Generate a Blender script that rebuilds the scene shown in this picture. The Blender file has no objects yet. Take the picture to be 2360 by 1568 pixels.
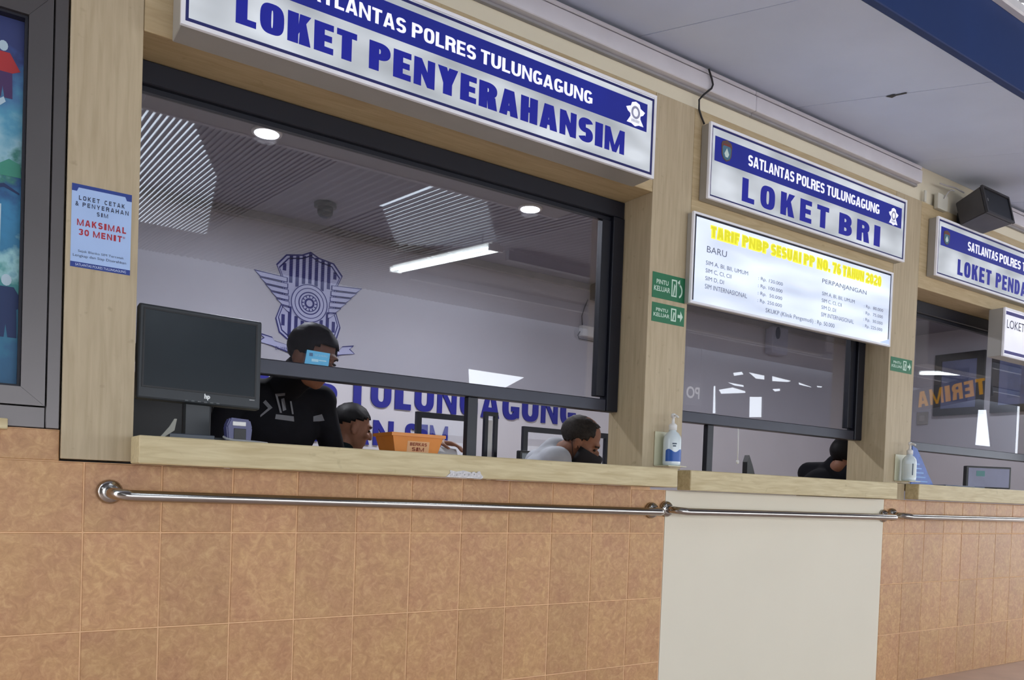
import bpy, bmesh, math, random
from mathutils import Vector, Matrix, Euler, noise as mnoise

random.seed(7)
SC = bpy.context.scene
COL = SC.collection

# ------------------------------------------------------------------ camera, sky, exposure
CX, CY, FPX = 1180.0, 1172.58, 1889.25            # principal point and focal length for a 2360 x 1568 frame
CAM = Vector((-0.2776, -2.5186, 0.9821))
R0 = Vector((0.82991, -0.55669, 0.03659))          # image right
R1 = Vector((0.01770, -0.03928, -0.99907))         # image down
R2 = Vector((0.55761, 0.82979, -0.02275))          # view direction
cd = bpy.data.cameras.new('camera')
cam = bpy.data.objects.new('camera', cd)
COL.objects.link(cam)
rm = Matrix((R0, -R1, -R2)).transposed().to_4x4()
cam.matrix_world = Matrix.Translation(CAM) @ rm
cd.sensor_fit = 'HORIZONTAL'; cd.sensor_width = 36.0
cd.lens = FPX / 2360 * 36.0
cd.shift_y = (CY - 784) / 2360
cd.clip_start = 0.05; cd.clip_end = 400
SC.camera = cam

wd = bpy.data.worlds.new('overcast_sky'); SC.world = wd
wd.use_nodes = True
wn, wl = wd.node_tree.nodes, wd.node_tree.links
bg = wn['Background']
tc = wn.new('ShaderNodeTexCoord'); sx = wn.new('ShaderNodeSeparateXYZ'); cr = wn.new('ShaderNodeValToRGB')
wl.new(tc.outputs['Generated'], sx.inputs[0]); wl.new(sx.outputs['Z'], cr.inputs[0]); wl.new(cr.outputs[0], bg.inputs['Color'])
cr.color_ramp.elements[0].position = 0.0; cr.color_ramp.elements[0].color = (0.88, 0.93, 1.0, 1)
cr.color_ramp.elements[1].position = 0.7; cr.color_ramp.elements[1].color = (0.80, 0.90, 1.0, 1)
bg.inputs['Strength'].default_value = 5.0
SC.view_settings.view_transform = 'Standard'
SC.view_settings.look = 'None'
SC.view_settings.gamma = 1.0
SC.view_settings.use_curve_mapping = False
SC.view_settings.exposure = -0.06


def at(px, py, depth):
    """point seen at a pixel, at a given depth along the view axis"""
    return CAM + depth * (R2 + R0 * ((px - CX) / FPX) + R1 * ((py - CY) / FPX))


# ------------------------------------------------------------------ materials
def lin(c):
    return tuple((x / 255 / 12.92) if x / 255 <= 0.04045 else ((x / 255 + 0.055) / 1.055) ** 2.4 for x in c) + (1,)


MATS = {}


def pm(name, rgb, rough=0.5, metal=0.0, var=0.08, scale=9.0, stretch=(1, 1, 1), bump=0.0, emit=None, es=0.0, rgb2=None,
       detail=4.0, per_object=False, spec=0.5, trans=0.0, coat=0.0):
    if name in MATS:
        return MATS[name]
    m = bpy.data.materials.new(name); m.use_nodes = True
    n, l = m.node_tree.nodes, m.node_tree.links
    b = n['Principled BSDF']
    t = n.new('ShaderNodeTexCoord'); mp = n.new('ShaderNodeMapping'); mp.inputs['Scale'].default_value = stretch
    l.new(t.outputs['Object'], mp.inputs[0])
    nz = n.new('ShaderNodeTexNoise'); nz.inputs['Scale'].default_value = scale; nz.inputs['Detail'].default_value = detail
    if per_object:
        nz.noise_dimensions = '4D'
        oi = n.new('ShaderNodeObjectInfo'); ml = n.new('ShaderNodeMath'); ml.operation = 'MULTIPLY'; ml.inputs[1].default_value = 60
        l.new(oi.outputs['Random'], ml.inputs[0]); l.new(ml.outputs[0], nz.inputs['W'])
    l.new(mp.outputs[0], nz.inputs['Vector'])
    r = n.new('ShaderNodeValToRGB')
    c = lin(rgb)
    if rgb2 is None:
        a0 = tuple(x * (1 - var) for x in c[:3]) + (1,); a1 = tuple(min(1, x * (1 + var)) for x in c[:3]) + (1,)
    else:
        a0, a1 = c, lin(rgb2)
    r.color_ramp.elements[0].position = 0.3; r.color_ramp.elements[0].color = a0
    r.color_ramp.elements[1].position = 0.7; r.color_ramp.elements[1].color = a1
    l.new(nz.outputs['Fac'], r.inputs[0]); l.new(r.outputs[0], b.inputs['Base Color'])
    b.inputs['Roughness'].default_value = rough; b.inputs['Metallic'].default_value = metal
    b.inputs['Specular IOR Level'].default_value = spec
    b.inputs['Transmission Weight'].default_value = trans
    b.inputs['Coat Weight'].default_value = coat
    if bump:
        bp = n.new('ShaderNodeBump'); bp.inputs['Strength'].default_value = bump; bp.inputs['Distance'].default_value = 0.002
        l.new(nz.outputs['Fac'], bp.inputs['Height']); l.new(bp.outputs[0], b.inputs['Normal'])
    if emit is not None:
        b.inputs['Emission Color'].default_value = lin(emit); b.inputs['Emission Strength'].default_value = es
    MATS[name] = m
    return m


def glass_mat(key='glass', refl=0.12, tint=(0.87, 0.88, 0.91, 1)):
    m = bpy.data.materials.new('window_' + key); m.use_nodes = True
    n, l = m.node_tree.nodes, m.node_tree.links
    n.clear()
    out = n.new('ShaderNodeOutputMaterial'); mix = n.new('ShaderNodeMixShader')
    tr = n.new('ShaderNodeBsdfTransparent'); tr.inputs[0].default_value = tint
    gl = n.new('ShaderNodeBsdfGlossy'); gl.inputs['Roughness'].default_value = 0.0
    geo = n.new('ShaderNodeNewGeometry'); dt = n.new('ShaderNodeVectorMath'); dt.operation = 'DOT_PRODUCT'
    l.new(geo.outputs['Normal'], dt.inputs[0]); l.new(geo.outputs['Incoming'], dt.inputs[1])
    ab = n.new('ShaderNodeMath'); ab.operation = 'ABSOLUTE'; l.new(dt.outputs['Value'], ab.inputs[0])
    om = n.new('ShaderNodeMath'); om.operation = 'SUBTRACT'; om.inputs[0].default_value = 1; l.new(ab.outputs[0], om.inputs[1])
    pw = n.new('ShaderNodeMath'); pw.operation = 'POWER'; pw.inputs[1].default_value = 5; l.new(om.outputs[0], pw.inputs[0])
    ma = n.new('ShaderNodeMath'); ma.operation = 'MULTIPLY_ADD'; ma.inputs[1].default_value = 0.94; ma.inputs[2].default_value = refl
    l.new(pw.outputs[0], ma.inputs[0]); l.new(ma.outputs[0], mix.inputs[0])
    l.new(tr.outputs[0], mix.inputs[1]); l.new(gl.outputs[0], mix.inputs[2]); l.new(mix.outputs[0], out.inputs[0])
    MATS[key] = m
    return m


def tile_mat():
    m = bpy.data.materials.new('mottled_orange_tile'); m.use_nodes = True
    n, l = m.node_tree.nodes, m.node_tree.links
    b = n['Principled BSDF']
    t = n.new('ShaderNodeTexCoord'); oi = n.new('ShaderNodeObjectInfo')
    ml = n.new('ShaderNodeMath'); ml.operation = 'MULTIPLY'; ml.inputs[1].default_value = 90; l.new(oi.outputs['Random'], ml.inputs[0])

    def nz(scale, detail, rough=0.6, dist=0.0):
        x = n.new('ShaderNodeTexNoise'); x.noise_dimensions = '4D'; x.inputs['Scale'].default_value = scale
        x.inputs['Detail'].default_value = detail; x.inputs['Roughness'].default_value = rough; x.inputs['Distortion'].default_value = dist
        l.new(t.outputs['Object'], x.inputs['Vector']); l.new(ml.outputs[0], x.inputs['W'])
        return x
    a = nz(34, 6, 0.68, 1.2); r = n.new('ShaderNodeValToRGB'); e = r.color_ramp.elements
    e[0].position = 0.28; e[0].color = lin((154, 106, 68)); e[1].position = 0.70; e[1].color = lin((220, 178, 126))
    q = e.new(0.5); q.color = lin((190, 142, 96))
    l.new(a.outputs['Fac'], r.inputs[0])
    c = nz(7, 3); r2 = n.new('ShaderNodeValToRGB'); r2.color_ramp.elements[0].color = lin((186, 136, 100)); r2.color_ramp.elements[1].color = lin((206, 166, 110))
    r2.color_ramp.elements[0].position = 0.35; r2.color_ramp.elements[1].position = 0.65
    l.new(c.outputs['Fac'], r2.inputs[0])
    mx = n.new('ShaderNodeMixRGB'); mx.inputs[0].default_value = 0.4; l.new(r.outputs[0], mx.inputs[1]); l.new(r2.outputs[0], mx.inputs[2])
    hs = n.new('ShaderNodeHueSaturation'); mr = n.new('ShaderNodeMapRange'); mr.inputs['To Min'].default_value = 0.92; mr.inputs['To Max'].default_value = 1.06
    l.new(oi.outputs['Random'], mr.inputs['Value']); l.new(mr.outputs[0], hs.inputs['Value']); l.new(mx.outputs[0], hs.inputs['Color'])
    hs.inputs['Saturation'].default_value = 0.97
    l.new(hs.outputs[0], b.inputs['Base Color'])
    b.inputs['Roughness'].default_value = 0.42; b.inputs['Specular IOR Level'].default_value = 0.35
    bp = n.new('ShaderNodeBump'); bp.inputs['Strength'].default_value = 0.12; bp.inputs['Distance'].default_value = 0.001
    l.new(a.outputs['Fac'], bp.inputs['Height']); l.new(bp.outputs[0], b.inputs['Normal'])
    MATS['tile'] = m
    return m


def wood_mat(name, dark, light, axis, seed=0.0):
    m = bpy.data.materials.new(name); m.use_nodes = True
    n, l = m.node_tree.nodes, m.node_tree.links
    b = n['Principled BSDF']
    t = n.new('ShaderNodeTexCoord'); mp = n.new('ShaderNodeMapping')
    mp.inputs['Scale'].default_value = (3, 30, 30) if axis == 'x' else (30, 30, 2.2)
    mp.inputs['Location'].default_value = (seed, seed, seed)
    l.new(t.outputs['Object'], mp.inputs[0])
    a = n.new('ShaderNodeTexNoise'); a.inputs['Scale'].default_value = 2.2; a.inputs['Detail'].default_value = 6; a.inputs['Distortion'].default_value = 0.6
    l.new(mp.outputs[0], a.inputs['Vector'])
    r = n.new('ShaderNodeValToRGB'); r.color_ramp.elements[0].position = 0.3; r.color_ramp.elements[1].position = 0.72
    r.color_ramp.elements[0].color = lin(dark); r.color_ramp.elements[1].color = lin(light)
    l.new(a.outputs['Fac'], r.inputs[0])
    s = n.new('ShaderNodeTexNoise'); s.inputs['Scale'].default_value = 26; s.inputs['Detail'].default_value = 3
    l.new(t.outputs['Object'], s.inputs['Vector'])
    r2 = n.new('ShaderNodeValToRGB'); r2.color_ramp.elements[0].position = 0.24; r2.color_ramp.elements[1].position = 0.34
    r2.color_ramp.elements[0].color = (0.72, 0.70, 0.66, 1); r2.color_ramp.elements[1].color = (1, 1, 1, 1)
    l.new(s.outputs['Fac'], r2.inputs[0])
    mx = n.new('ShaderNodeMixRGB'); mx.blend_type = 'MULTIPLY'; mx.inputs[0].default_value = 0.6
    l.new(r.outputs[0], mx.inputs[1]); l.new(r2.outputs[0], mx.inputs[2]); l.new(mx.outputs[0], b.inputs['Base Color'])
    b.inputs['Roughness'].default_value = 0.5; b.inputs['Specular IOR Level'].default_value = 0.3
    MATS[name] = m
    return m


def lit_face_mat(name, base, strength, hot, scale_x=3.0, warm=(235, 240, 248)):
    """translucent sign sheet with tubes behind it: brighter where a tube sits"""
    m = bpy.data.materials.new(name); m.use_nodes = True
    n, l = m.node_tree.nodes, m.node_tree.links
    b = n['Principled BSDF']
    b.inputs['Base Color'].default_value = lin(base); b.inputs['Roughness'].default_value = 0.35
    t = n.new('ShaderNodeTexCoord'); mp = n.new('ShaderNodeMapping'); mp.inputs['Scale'].default_value = (scale_x, 1, 7)
    l.new(t.outputs['Object'], mp.inputs[0])
    a = n.new('ShaderNodeTexNoise'); a.inputs['Scale'].default_value = 1.4; a.inputs['Detail'].default_value = 1
    l.new(mp.outputs[0], a.inputs['Vector'])
    r = n.new('ShaderNodeMapRange'); r.inputs['From Min'].default_value = 0.3; r.inputs['From Max'].default_value = 0.72
    r.inputs['To Min'].default_value = strength; r.inputs['To Max'].default_value = hot
    l.new(a.outputs['Fac'], r.inputs['Value']); l.new(r.outputs[0], b.inputs['Emission Strength'])
    b.inputs['Emission Color'].default_value = lin(warm)
    MATS[name] = m
    return m


glass_mat(); glass_mat('clear_acrylic', 0.02, (0.95, 0.96, 0.97, 1)); tile_mat()
WOOD_V = wood_mat('wood_laminate_upright', (176, 160, 131), (193, 178, 149), 'z')
WOOD_H = wood_mat('wood_laminate_header', (178, 157, 120), (196, 177, 140), 'x', 3.0)
WOOD_S = wood_mat('wood_laminate_ledge', (190, 173, 132), (216, 203, 164), 'x', 5.0)
GROUT = pm('pale_grout', (232, 192, 150), 0.9, var=0.1, scale=30)
CREAM = pm('cream_wall_paint', (222, 214, 190), 0.8, var=0.03, scale=3)
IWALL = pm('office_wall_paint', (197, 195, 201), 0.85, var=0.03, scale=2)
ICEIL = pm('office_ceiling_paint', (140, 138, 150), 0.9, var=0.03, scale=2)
CEILM = pm('awning_ceiling_board', (212, 225, 250), 0.85, var=0.05, scale=2.2)
BLUE = pm('navy_fascia_paint', (16, 48, 104), 0.6, var=0.08, scale=3)
ALU_DK = pm('black_aluminium', (16, 19, 32), 0.42, 0.1, var=0.1, scale=4)
ALU_BR = pm('bronze_aluminium', (94, 90, 90), 0.36, 0.75, var=0.05, scale=3)
GASKET = pm('black_gasket', (20, 22, 36), 0.6)
STEEL = pm('polished_steel', (176, 172, 168), 0.15, 1.0, var=0.03, scale=6)
SIGN_ALU = pm('sign_box_aluminium', (172, 170, 164), 0.45, 0.2, var=0.03)
SIGN_LIP = pm('sign_white_lip', (226, 226, 230), 0.4, emit=(220, 222, 235), es=0.12)
NAVY = pm('sign_navy_line', (22, 26, 92), 0.5, emit=(14, 18, 100), es=0.12)
LETTER = pm('sign_blue_lettering', (8, 20, 140), 0.5, emit=(2, 12, 150), es=0.28, var=0.05)
BANNER = pm('sign_blue_banner', (10, 28, 128), 0.5, emit=(4, 22, 150), es=0.26, var=0.2, scale=3)
WHITE_L = pm('sign_white_lettering', (240, 240, 245), 0.45, emit=(225, 228, 240), es=0.55, var=0.1, scale=5)
WHITE_P = pm('white_plastic', (226, 226, 224), 0.4, var=0.03)
BLACKP = pm('black_plastic', (20, 21, 24), 0.45, var=0.1)
SKIN_A = pm('brown_skin', (138, 96, 76), 0.55, var=0.08, scale=30, spec=0.3)
HAIR = pm('black_hair', (16, 15, 18), 0.6, var=0.3, scale=90, stretch=(1, 1, 0.2), spec=0.2)
HAIR_G = pm('greying_hair', (48, 44, 42), 0.7, var=0.35, scale=90, spec=0.2)
FACE_1 = lit_face_mat('backlit_acrylic_sheet', (186, 193, 196), 0.06, 0.46)
FACE_2 = lit_face_mat('backlit_tariff_sheet', (188, 198, 216), 0.42, 0.95, 1.6, (225, 235, 255))
TUBE = pm('fluorescent_tube', (255, 255, 255), 0.4, emit=(240, 252, 255), es=14, var=0.0)


# ------------------------------------------------------------------ mesh helpers
def link(o, parent=None):
    COL.objects.link(o)
    if parent is not None:
        o.parent = parent
    return o


def wloc(o):
    v = Vector(o.location)
    while o.parent is not None:
        o = o.parent; v = v + Vector(o.location)
    return v


def tag(o, label=None, cat=None, group=None, kind=None):
    if label: o['label'] = label
    if cat: o['category'] = cat
    if group: o['group'] = group
    if kind: o['kind'] = kind
    return o


def root(name, loc, label=None, cat=None, group=None, kind=None):
    o = bpy.data.objects.new(name, None); o.location = loc; o.empty_display_size = 0.05
    link(o)
    return tag(o, label, cat, group, kind)


def obj(name, bm, m, parent=None, smooth=False, loc=None):
    """bm holds world coordinates; the object gets its origin at loc, else at the base of its bounds"""
    if isinstance(bm, bpy.types.Mesh):
        me = bm
    else:
        bmesh.ops.recalc_face_normals(bm, faces=bm.faces)
        me = bpy.data.meshes.new(name); bm.to_mesh(me); bm.free()
    if loc is None:
        xs = [v.co for v in me.vertices]
        lo = Vector((min(v.x for v in xs), min(v.y for v in xs), min(v.z for v in xs))); hi = Vector((max(v.x for v in xs), max(v.y for v in xs), max(v.z for v in xs)))
        loc = Vector(((lo.x + hi.x) / 2, (lo.y + hi.y) / 2, lo.z))
    loc = Vector(loc)
    me.transform(Matrix.Translation(-loc))
    if smooth:
        me.polygons.foreach_set('use_smooth', [True] * len(me.polygons))
    o = bpy.data.objects.new(name, me)
    for mm in (m if isinstance(m, (list, tuple)) else [m]):
        me.materials.append(mm)
    link(o, parent)
    o.location = loc - (wloc(parent) if parent else Vector((0, 0, 0)))
    return o


def B():
    return bmesh.new()


def box(bm, x0, x1, y0, y1, z0, z1, bev=0.0, M=None, seg=1):
    v = [bm.verts.new((x, y, z)) for z in (z0, z1) for y in (y0, y1) for x in (x0, x1)]
    fs = [bm.faces.new([v[i] for i in q]) for q in ((0, 2, 3, 1), (4, 5, 7, 6), (0, 1, 5, 4), (2, 6, 7, 3), (0, 4, 6, 2), (1, 3, 7, 5))]
    if bev:
        es = list({e for f in fs for e in f.edges})
        r = bmesh.ops.bevel(bm, geom=es, offset=bev, segments=seg, affect='EDGES', profile=0.5)
        v = list({w for f in r['faces'] for w in f.verts} | {w for w in v if w.is_valid})
    if M is not None:
        for w in v:
            w.co = M @ w.co
    return v


def prism(bm, pts, y0, y1, M=None):
    """polygon in (x, z), extruded between y0 (towards the viewer) and y1"""
    n = len(pts)
    a = [bm.verts.new((p[0], y0, p[1])) for p in pts]
    b = [bm.verts.new((p[0], y1, p[1])) for p in pts]
    bm.faces.new(a); bm.faces.new(b[::-1])
    for i in range(n):
        j = (i + 1) % n
        bm.faces.new((a[i], b[i], b[j], a[j]))
    if M is not None:
        for w in a + b:
            w.co = M @ w.co
    return a + b


def strip(bm, outer, inner, y0, y1, closed=True):
    """band between two outlines with the same number of points, in (x, z)"""
    n = len(outer)
    A = [[bm.verts.new((p[0], y, p[1])) for p in o] for o in (outer, inner) for y in (y0, y1)]
    of, ob, nf, nb = A
    for i in range(n if closed else n - 1):
        j = (i + 1) % n
        bm.faces.new((of[i], of[j], nf[j], nf[i])); bm.faces.new((ob[i], nb[i], nb[j], ob[j]))
        bm.faces.new((of[i], ob[i], ob[j], of[j])); bm.faces.new((nf[i], nf[j], nb[j], nb[i]))
    if not closed:
        for i in (0, n - 1):
            bm.faces.new((of[i], nf[i], nb[i], ob[i]))


def frame_rect(bm, x0, x1, z0, z1, t, y0, y1):
    strip(bm, [(x0, z0), (x1, z0), (x1, z1), (x0, z1)], [(x0 + t, z0 + t), (x1 - t, z0 + t), (x1 - t, z1 - t), (x0 + t, z1 - t)], y0, y1)


def tube(bm, pts, r, seg=10, cap=True, radii=None):
    pts = [Vector(p) for p in pts]
    rings = []
    up = Vector((0.13, 0.27, 1)).normalized()
    for i, p in enumerate(pts):
        d = (pts[min(i + 1, len(pts) - 1)] - pts[max(i - 1, 0)]).normalized()
        if abs(d.dot(up)) > 0.95:
            u = Vector((1, 0, 0))
        else:
            u = up
        a = d.cross(u).normalized(); b = d.cross(a).normalized()
        rr = radii[i] if radii else r
        rings.append([bm.verts.new(p + rr * (math.cos(2 * math.pi * k / seg) * a + math.sin(2 * math.pi * k / seg) * b)) for k in range(seg)])
    for i in range(len(rings) - 1):
        for k in range(seg):
            bm.faces.new((rings[i][k], rings[i][(k + 1) % seg], rings[i + 1][(k + 1) % seg], rings[i + 1][k]))
    if cap:
        bm.faces.new(rings[0][::-1]); bm.faces.new(rings[-1])


def lathe(bm, prof, c, seg=20, M=None):
    rings = []
    allv = []
    for r, z in prof:
        ring = [bm.verts.new((c[0] + r * math.cos(2 * math.pi * k / seg), c[1] + r * math.sin(2 * math.pi * k / seg), c[2] + z)) for k in range(seg)]
        rings.append(ring); allv += ring
    for i in range(len(rings) - 1):
        for k in range(seg):
            bm.faces.new((rings[i][k], rings[i][(k + 1) % seg], rings[i + 1][(k + 1) % seg], rings[i + 1][k]))
    bm.faces.new(rings[0][::-1]); bm.faces.new(rings[-1])
    if M is not None:
        for w in allv:
            w.co = M @ w.co


def ellipsoid(bm, c, r, M=None, u=16, v=10):
    mm = Matrix.Translation(c) @ Matrix.Diagonal((r[0], r[1], r[2], 1))
    if M is not None:
        mm = M @ mm
    return bmesh.ops.create_uvsphere(bm, u_segments=u, v_segments=v, radius=1.0, matrix=mm)['verts']


def circ(cx, cz, rx, rz=None, n=32, a0=0.0, a1=360.0, ex=2.0):
    rz = rx if rz is None else rz
    out = []
    full = abs(a1 - a0) >= 359.9
    for k in range(n if full else n + 1):
        a = math.radians(a0 + (a1 - a0) * k / n)
        ca, sa = math.cos(a), math.sin(a)
        out.append((cx + rx * math.copysign(abs(ca) ** (2 / ex), ca), cz + rz * math.copysign(abs(sa) ** (2 / ex), sa)))
    return out


# ------------------------------------------------------------------ lettering
def glyph(ch, w, s, b):
    """heavy capital: list of ('p', outline) and ('r', outer, inner, closed) in a box w x 1; s stem, b bar"""
    P = []

    def rect(x0, z0, x1, z1): P.append(('p', [(x0, z0), (x1, z0), (x1, z1), (x0, z1)]))

    def poly(*p): P.append(('p', list(p)))

    def arc(cx, cz, rx, rz, a0, a1, ex=2.5, n=18):
        full = abs(a1 - a0) >= 359.9
        P.append(('r', circ(cx, cz, rx, rz, n, a0, a1, ex), circ(cx, cz, rx - s, rz - b, n, a0, a1, ex), full))

    def bowl(z0, z1, x1=w):
        rz = (z1 - z0) / 2; rx = min(max(w * 0.52, s * 1.15), w)
        cx = x1 - rx
        rect(0, z1 - b, cx, z1); rect(0, z0, cx, z0 + b)
        arc(cx, (z0 + z1) / 2, rx, rz, -90, 90, 2.3)
    if ch == 'I': rect(0, 0, w, 1)
    elif ch == 'L': rect(0, 0, s, 1); rect(s, 0, w, b)
    elif ch == 'T': rect(0, 1 - b, w, 1); rect(w / 2 - s / 2, 0, w / 2 + s / 2, 1 - b)
    elif ch == 'E': rect(0, 0, s, 1); rect(s, 0, w, b); rect(s, 1 - b, w, 1); rect(s, .5 - b / 2, w * .92, .5 + b / 2)
    elif ch == 'F': rect(0, 0, s, 1); rect(s, 1 - b, w, 1); rect(s, .5 - b / 2, w * .92, .5 + b / 2)
    elif ch == 'H': rect(0, 0, s, 1); rect(w - s, 0, w, 1); rect(s, .5 - b / 2, w - s, .5 + b / 2)
    elif ch == 'N': q = s * .8; rect(0, 0, q, 1); rect(w - q, 0, w, 1); poly((w - q, 0), (w - .02 * q, 0), (q, 1), (.02 * q, 1))
    elif ch == 'M':
        q = s * .70; rect(0, 0, q, 1); rect(w - q, 0, w, 1)
        poly((w / 2 - q * .42, 0), (w / 2 + q * .42, 0), (q * 1.05, 1), (q * .1, 1)); poly((w / 2 - q * .42, 0), (w / 2 + q * .42, 0), (w - q * .1, 1), (w - q * 1.05, 1))
    elif ch == 'A':
        poly((0, 0), (s * .95, 0), (w / 2 + s * .2, 1), (w / 2 - s * .6, 1)); poly((w - s * .95, 0), (w, 0), (w / 2 + s * .6, 1), (w / 2 - s * .2, 1)); rect(w * .22, .18, w * .78, .18 + b)
    elif ch == 'K':
        rect(0, 0, s, 1); poly((s, .32), (s, .62), (w - s * 1.05, 1), (w, 1)); poly((s * 1.15, .52), (s * 1.7, .75), (w, 0), (w - s * 1.1, 0))
    elif ch == 'Y':
        rect(w / 2 - s / 2, 0, w / 2 + s / 2, .46); poly((w / 2 - s / 2, .40), (w / 2 + s * .4, .46), (s, 1), (0, 1)); poly((w / 2 - s * .4, .46), (w / 2 + s / 2, .40), (w, 1), (w - s, 1))
    elif ch == 'O': arc(w / 2, .5, w / 2, .5, 0, 360, 2.9, 36)
    elif ch == 'U':
        zc = min(w / 2, .4); rect(0, zc, s, 1); rect(w - s, zc, w, 1); arc(w / 2, zc, w / 2, zc, 180, 360, 2.4)
    elif ch == 'D': rect(0, 0, s, 1); bowl(0, 1)
    elif ch == 'P': rect(0, 0, s, 1); bowl(.40, 1)
    elif ch == 'B': rect(0, 0, s, 1); bowl(.5 - b / 2 + .02, 1, w * .96); bowl(0, .5 + b / 2 - .02)
    elif ch == 'R':
        rect(0, 0, s, 1); bowl(.42, 1); poly((w - s * 1.05, 0), (w + .02 * w, 0), (w * .9, .48), (w * .9 - s, .52))
    elif ch == 'G':
        arc(w / 2, .5, w / 2, .5, 38, 322, 2.7, 30); rect(w - s, .08, w, .5); rect(w * .52, .5 - b * .9, w, .5)
    elif ch == 'C': arc(w / 2, .5, w / 2, .5, 40, 320, 2.7, 30)
    elif ch == '.': rect(0, 0, w, b)
    elif ch == '0': arc(w / 2, .5, w / 2, .5, 0, 360, 2.6, 30)
    elif ch == '7': rect(0, 1 - b, w, 1); poly((w * .22, 0), (w * .22 + s, 0), (w, 1 - b), (w - s, 1 - b))
    elif ch == '6': arc(w / 2, .32, w / 2, .32, 0, 360, 2.4, 24); arc(w / 2, .5, w / 2, .5, 50, 190, 2.4, 16)
    elif ch == '2': arc(w / 2, .72, w / 2, .28, -25, 180, 2.3, 18); poly((0, b), (s, b), (w, .62), (w - s * .6, .66)); rect(0, 0, w, b)
    elif ch == '3': arc(w / 2, 1 - .28, w / 2, .28, -90, 160, 2.3, 18); arc(w / 2, .28, w / 2, .28, -160, 90, 2.3, 18)
    elif ch == 'S':
        rz = .25 + b / 4; arc(w / 2, 1 - rz, w / 2, rz, 22, 270, 2.3, 24); arc(w / 2, rz, w / 2, rz, 90, -158, 2.3, 24)
    return P


WID = {'.': .42, 'I': .5, 'M': 1.35, 'L': .82, 'E': .86, 'T': .92, 'F': .82, 'N': 1.05, 'A': 1.08, 'Y': 1.05, 'S': .95}


def heavy(bm, word, x0, x1, z0, z1, y, stem=0.40, bar=0.2, gap=0.16, th=0.0012):
    """fit a word of heavy capitals into x0..x1, z0..z1 on the plane y, facing -y"""
    tot = sum(WID.get(c, 1.0) for c in word) + gap * (len(word) - 1)
    u = (x1 - x0) / tot; x = x0; h = z1 - z0
    for c in word:
        w = WID.get(c, 1.0) * u
        wr = w / h
        s = u * stem / h
        if c == 'I': s = wr
        for k, g in enumerate(glyph(c, wr, s, bar)):
            yy = y - th - 0.00008 * k
            f = lambda p: (x + p[0] * h, z0 + p[1] * h)
            if g[0] == 'p':
                prism(bm, [f(p) for p in g[1]], yy, y)
            else:
                strip(bm, [f(p) for p in g[1]], [f(p) for p in g[2]], yy, y, g[3])
        x += w + gap * u


FONT_CACHE = {}


def typeset(bm, text, x0, x1, z0, z1, y, bold=0.0, mirror=False, fit=True):
    """thin lettering from the built-in font, its outline fitted into x0..x1, z0..z1 on the plane y, facing -y"""
    key = (text, bold)
    if key not in FONT_CACHE:
        cu = bpy.data.curves.new('type', 'FONT'); cu.body = text; cu.offset = bold; cu.fill_mode = 'FRONT'; cu.resolution_u = 3
        o = bpy.data.objects.new('type', cu); COL.objects.link(o)
        dg = bpy.context.evaluated_depsgraph_get(); dg.update()
        me = o.evaluated_get(dg).to_mesh()
        FONT_CACHE[key] = ([tuple(v.co) for v in me.vertices], [tuple(p.vertices) for p in me.polygons])
        o.evaluated_get(dg).to_mesh_clear()
        bpy.data.objects.remove(o); bpy.data.curves.remove(cu)
    vs, fs = FONT_CACHE[key]
    xa, xb = min(v[0] for v in vs), max(v[0] for v in vs); za, zb = min(v[1] for v in vs), max(v[1] for v in vs)
    kx = (x1 - x0) / (xb - xa); kz = (z1 - z0) / (zb - za)
    nv = []
    for v in vs:
        t = (v[0] - xa) * kx
        nv.append(bm.verts.new((x1 - t if mirror else x0 + t, y, z0 + (v[1] - za) * kz)))
    for f in fs:
        try:
            bm.faces.new([nv[i] for i in f])
        except ValueError:
            pass


def flat(name, bm, m, parent):
    """lettering that must keep its facing: no normal recalculation is needed for flat print"""
    return obj(name, bm, m, parent)


# ------------------------------------------------------------------ the setting: front wall with tiles
AZ = 0.8219; TH = 0.27397; TW = 0.2
Z_SILL = 1.018
wall = B()
box(wall, -1.6, 2.106, 0.0022, 0.2, 0, 1.0155)
box(wall, 2.106, 2.195, 0.0022, 0.2, 0, 1.005)
box(wall, 2.195, 3.797, 0.012, 0.2, 0, 1.005)
box(wall, 3.797, 6.6, 0.0022, 0.2, 0, 1.005)
fw = obj('wall_front', wall, GROUT, loc=(2.2, 0.1, 0)); fw['kind'] = 'structure'
fw['label'] = 'service counter front wall below the ledges, grout bed behind orange tiles'


def tile_mesh(w, h):
    bm = B(); t = 0.012; c = 0.0018
    v0 = [bm.verts.new((x, 0.012, z)) for x, z in ((0, 0), (w, 0), (w, h), (0, h))]
    v1 = [bm.verts.new((x, c, z)) for x, z in ((0, 0), (w, 0), (w, h), (0, h))]
    v2 = [bm.verts.new((x, 0, z)) for x, z in ((c, c), (w - c, c), (w - c, h - c), (c, h - c))]
    bm.faces.new(v2)
    for i in range(4):
        j = (i + 1) % 4
        bm.faces.new((v0[i], v0[j], v1[j], v1[i])); bm.faces.new((v1[i], v1[j], v2[j], v2[i]))
    bmesh.ops.recalc_face_normals(bm, faces=bm.faces)
    me = bpy.data.meshes.new('tile'); bm.to_mesh(me); bm.free(); me.materials.append(MATS['tile'])
    return me


G = 0.0036
TM = {}


def add_tile(x0, x1, z0, z1):
    w, h = round(x1 - x0 - G, 4), round(z1 - z0 - G, 4)
    if (w, h) not in TM: TM[(w, h)] = tile_mesh(w, h)
    o = bpy.data.objects.new('tile', TM[(w, h)]); link(o, fw)
    o.location = Vector((x0 + G / 2, random.uniform(-0.0006, 0.0006), z0 + G / 2)) - fw.location


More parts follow.
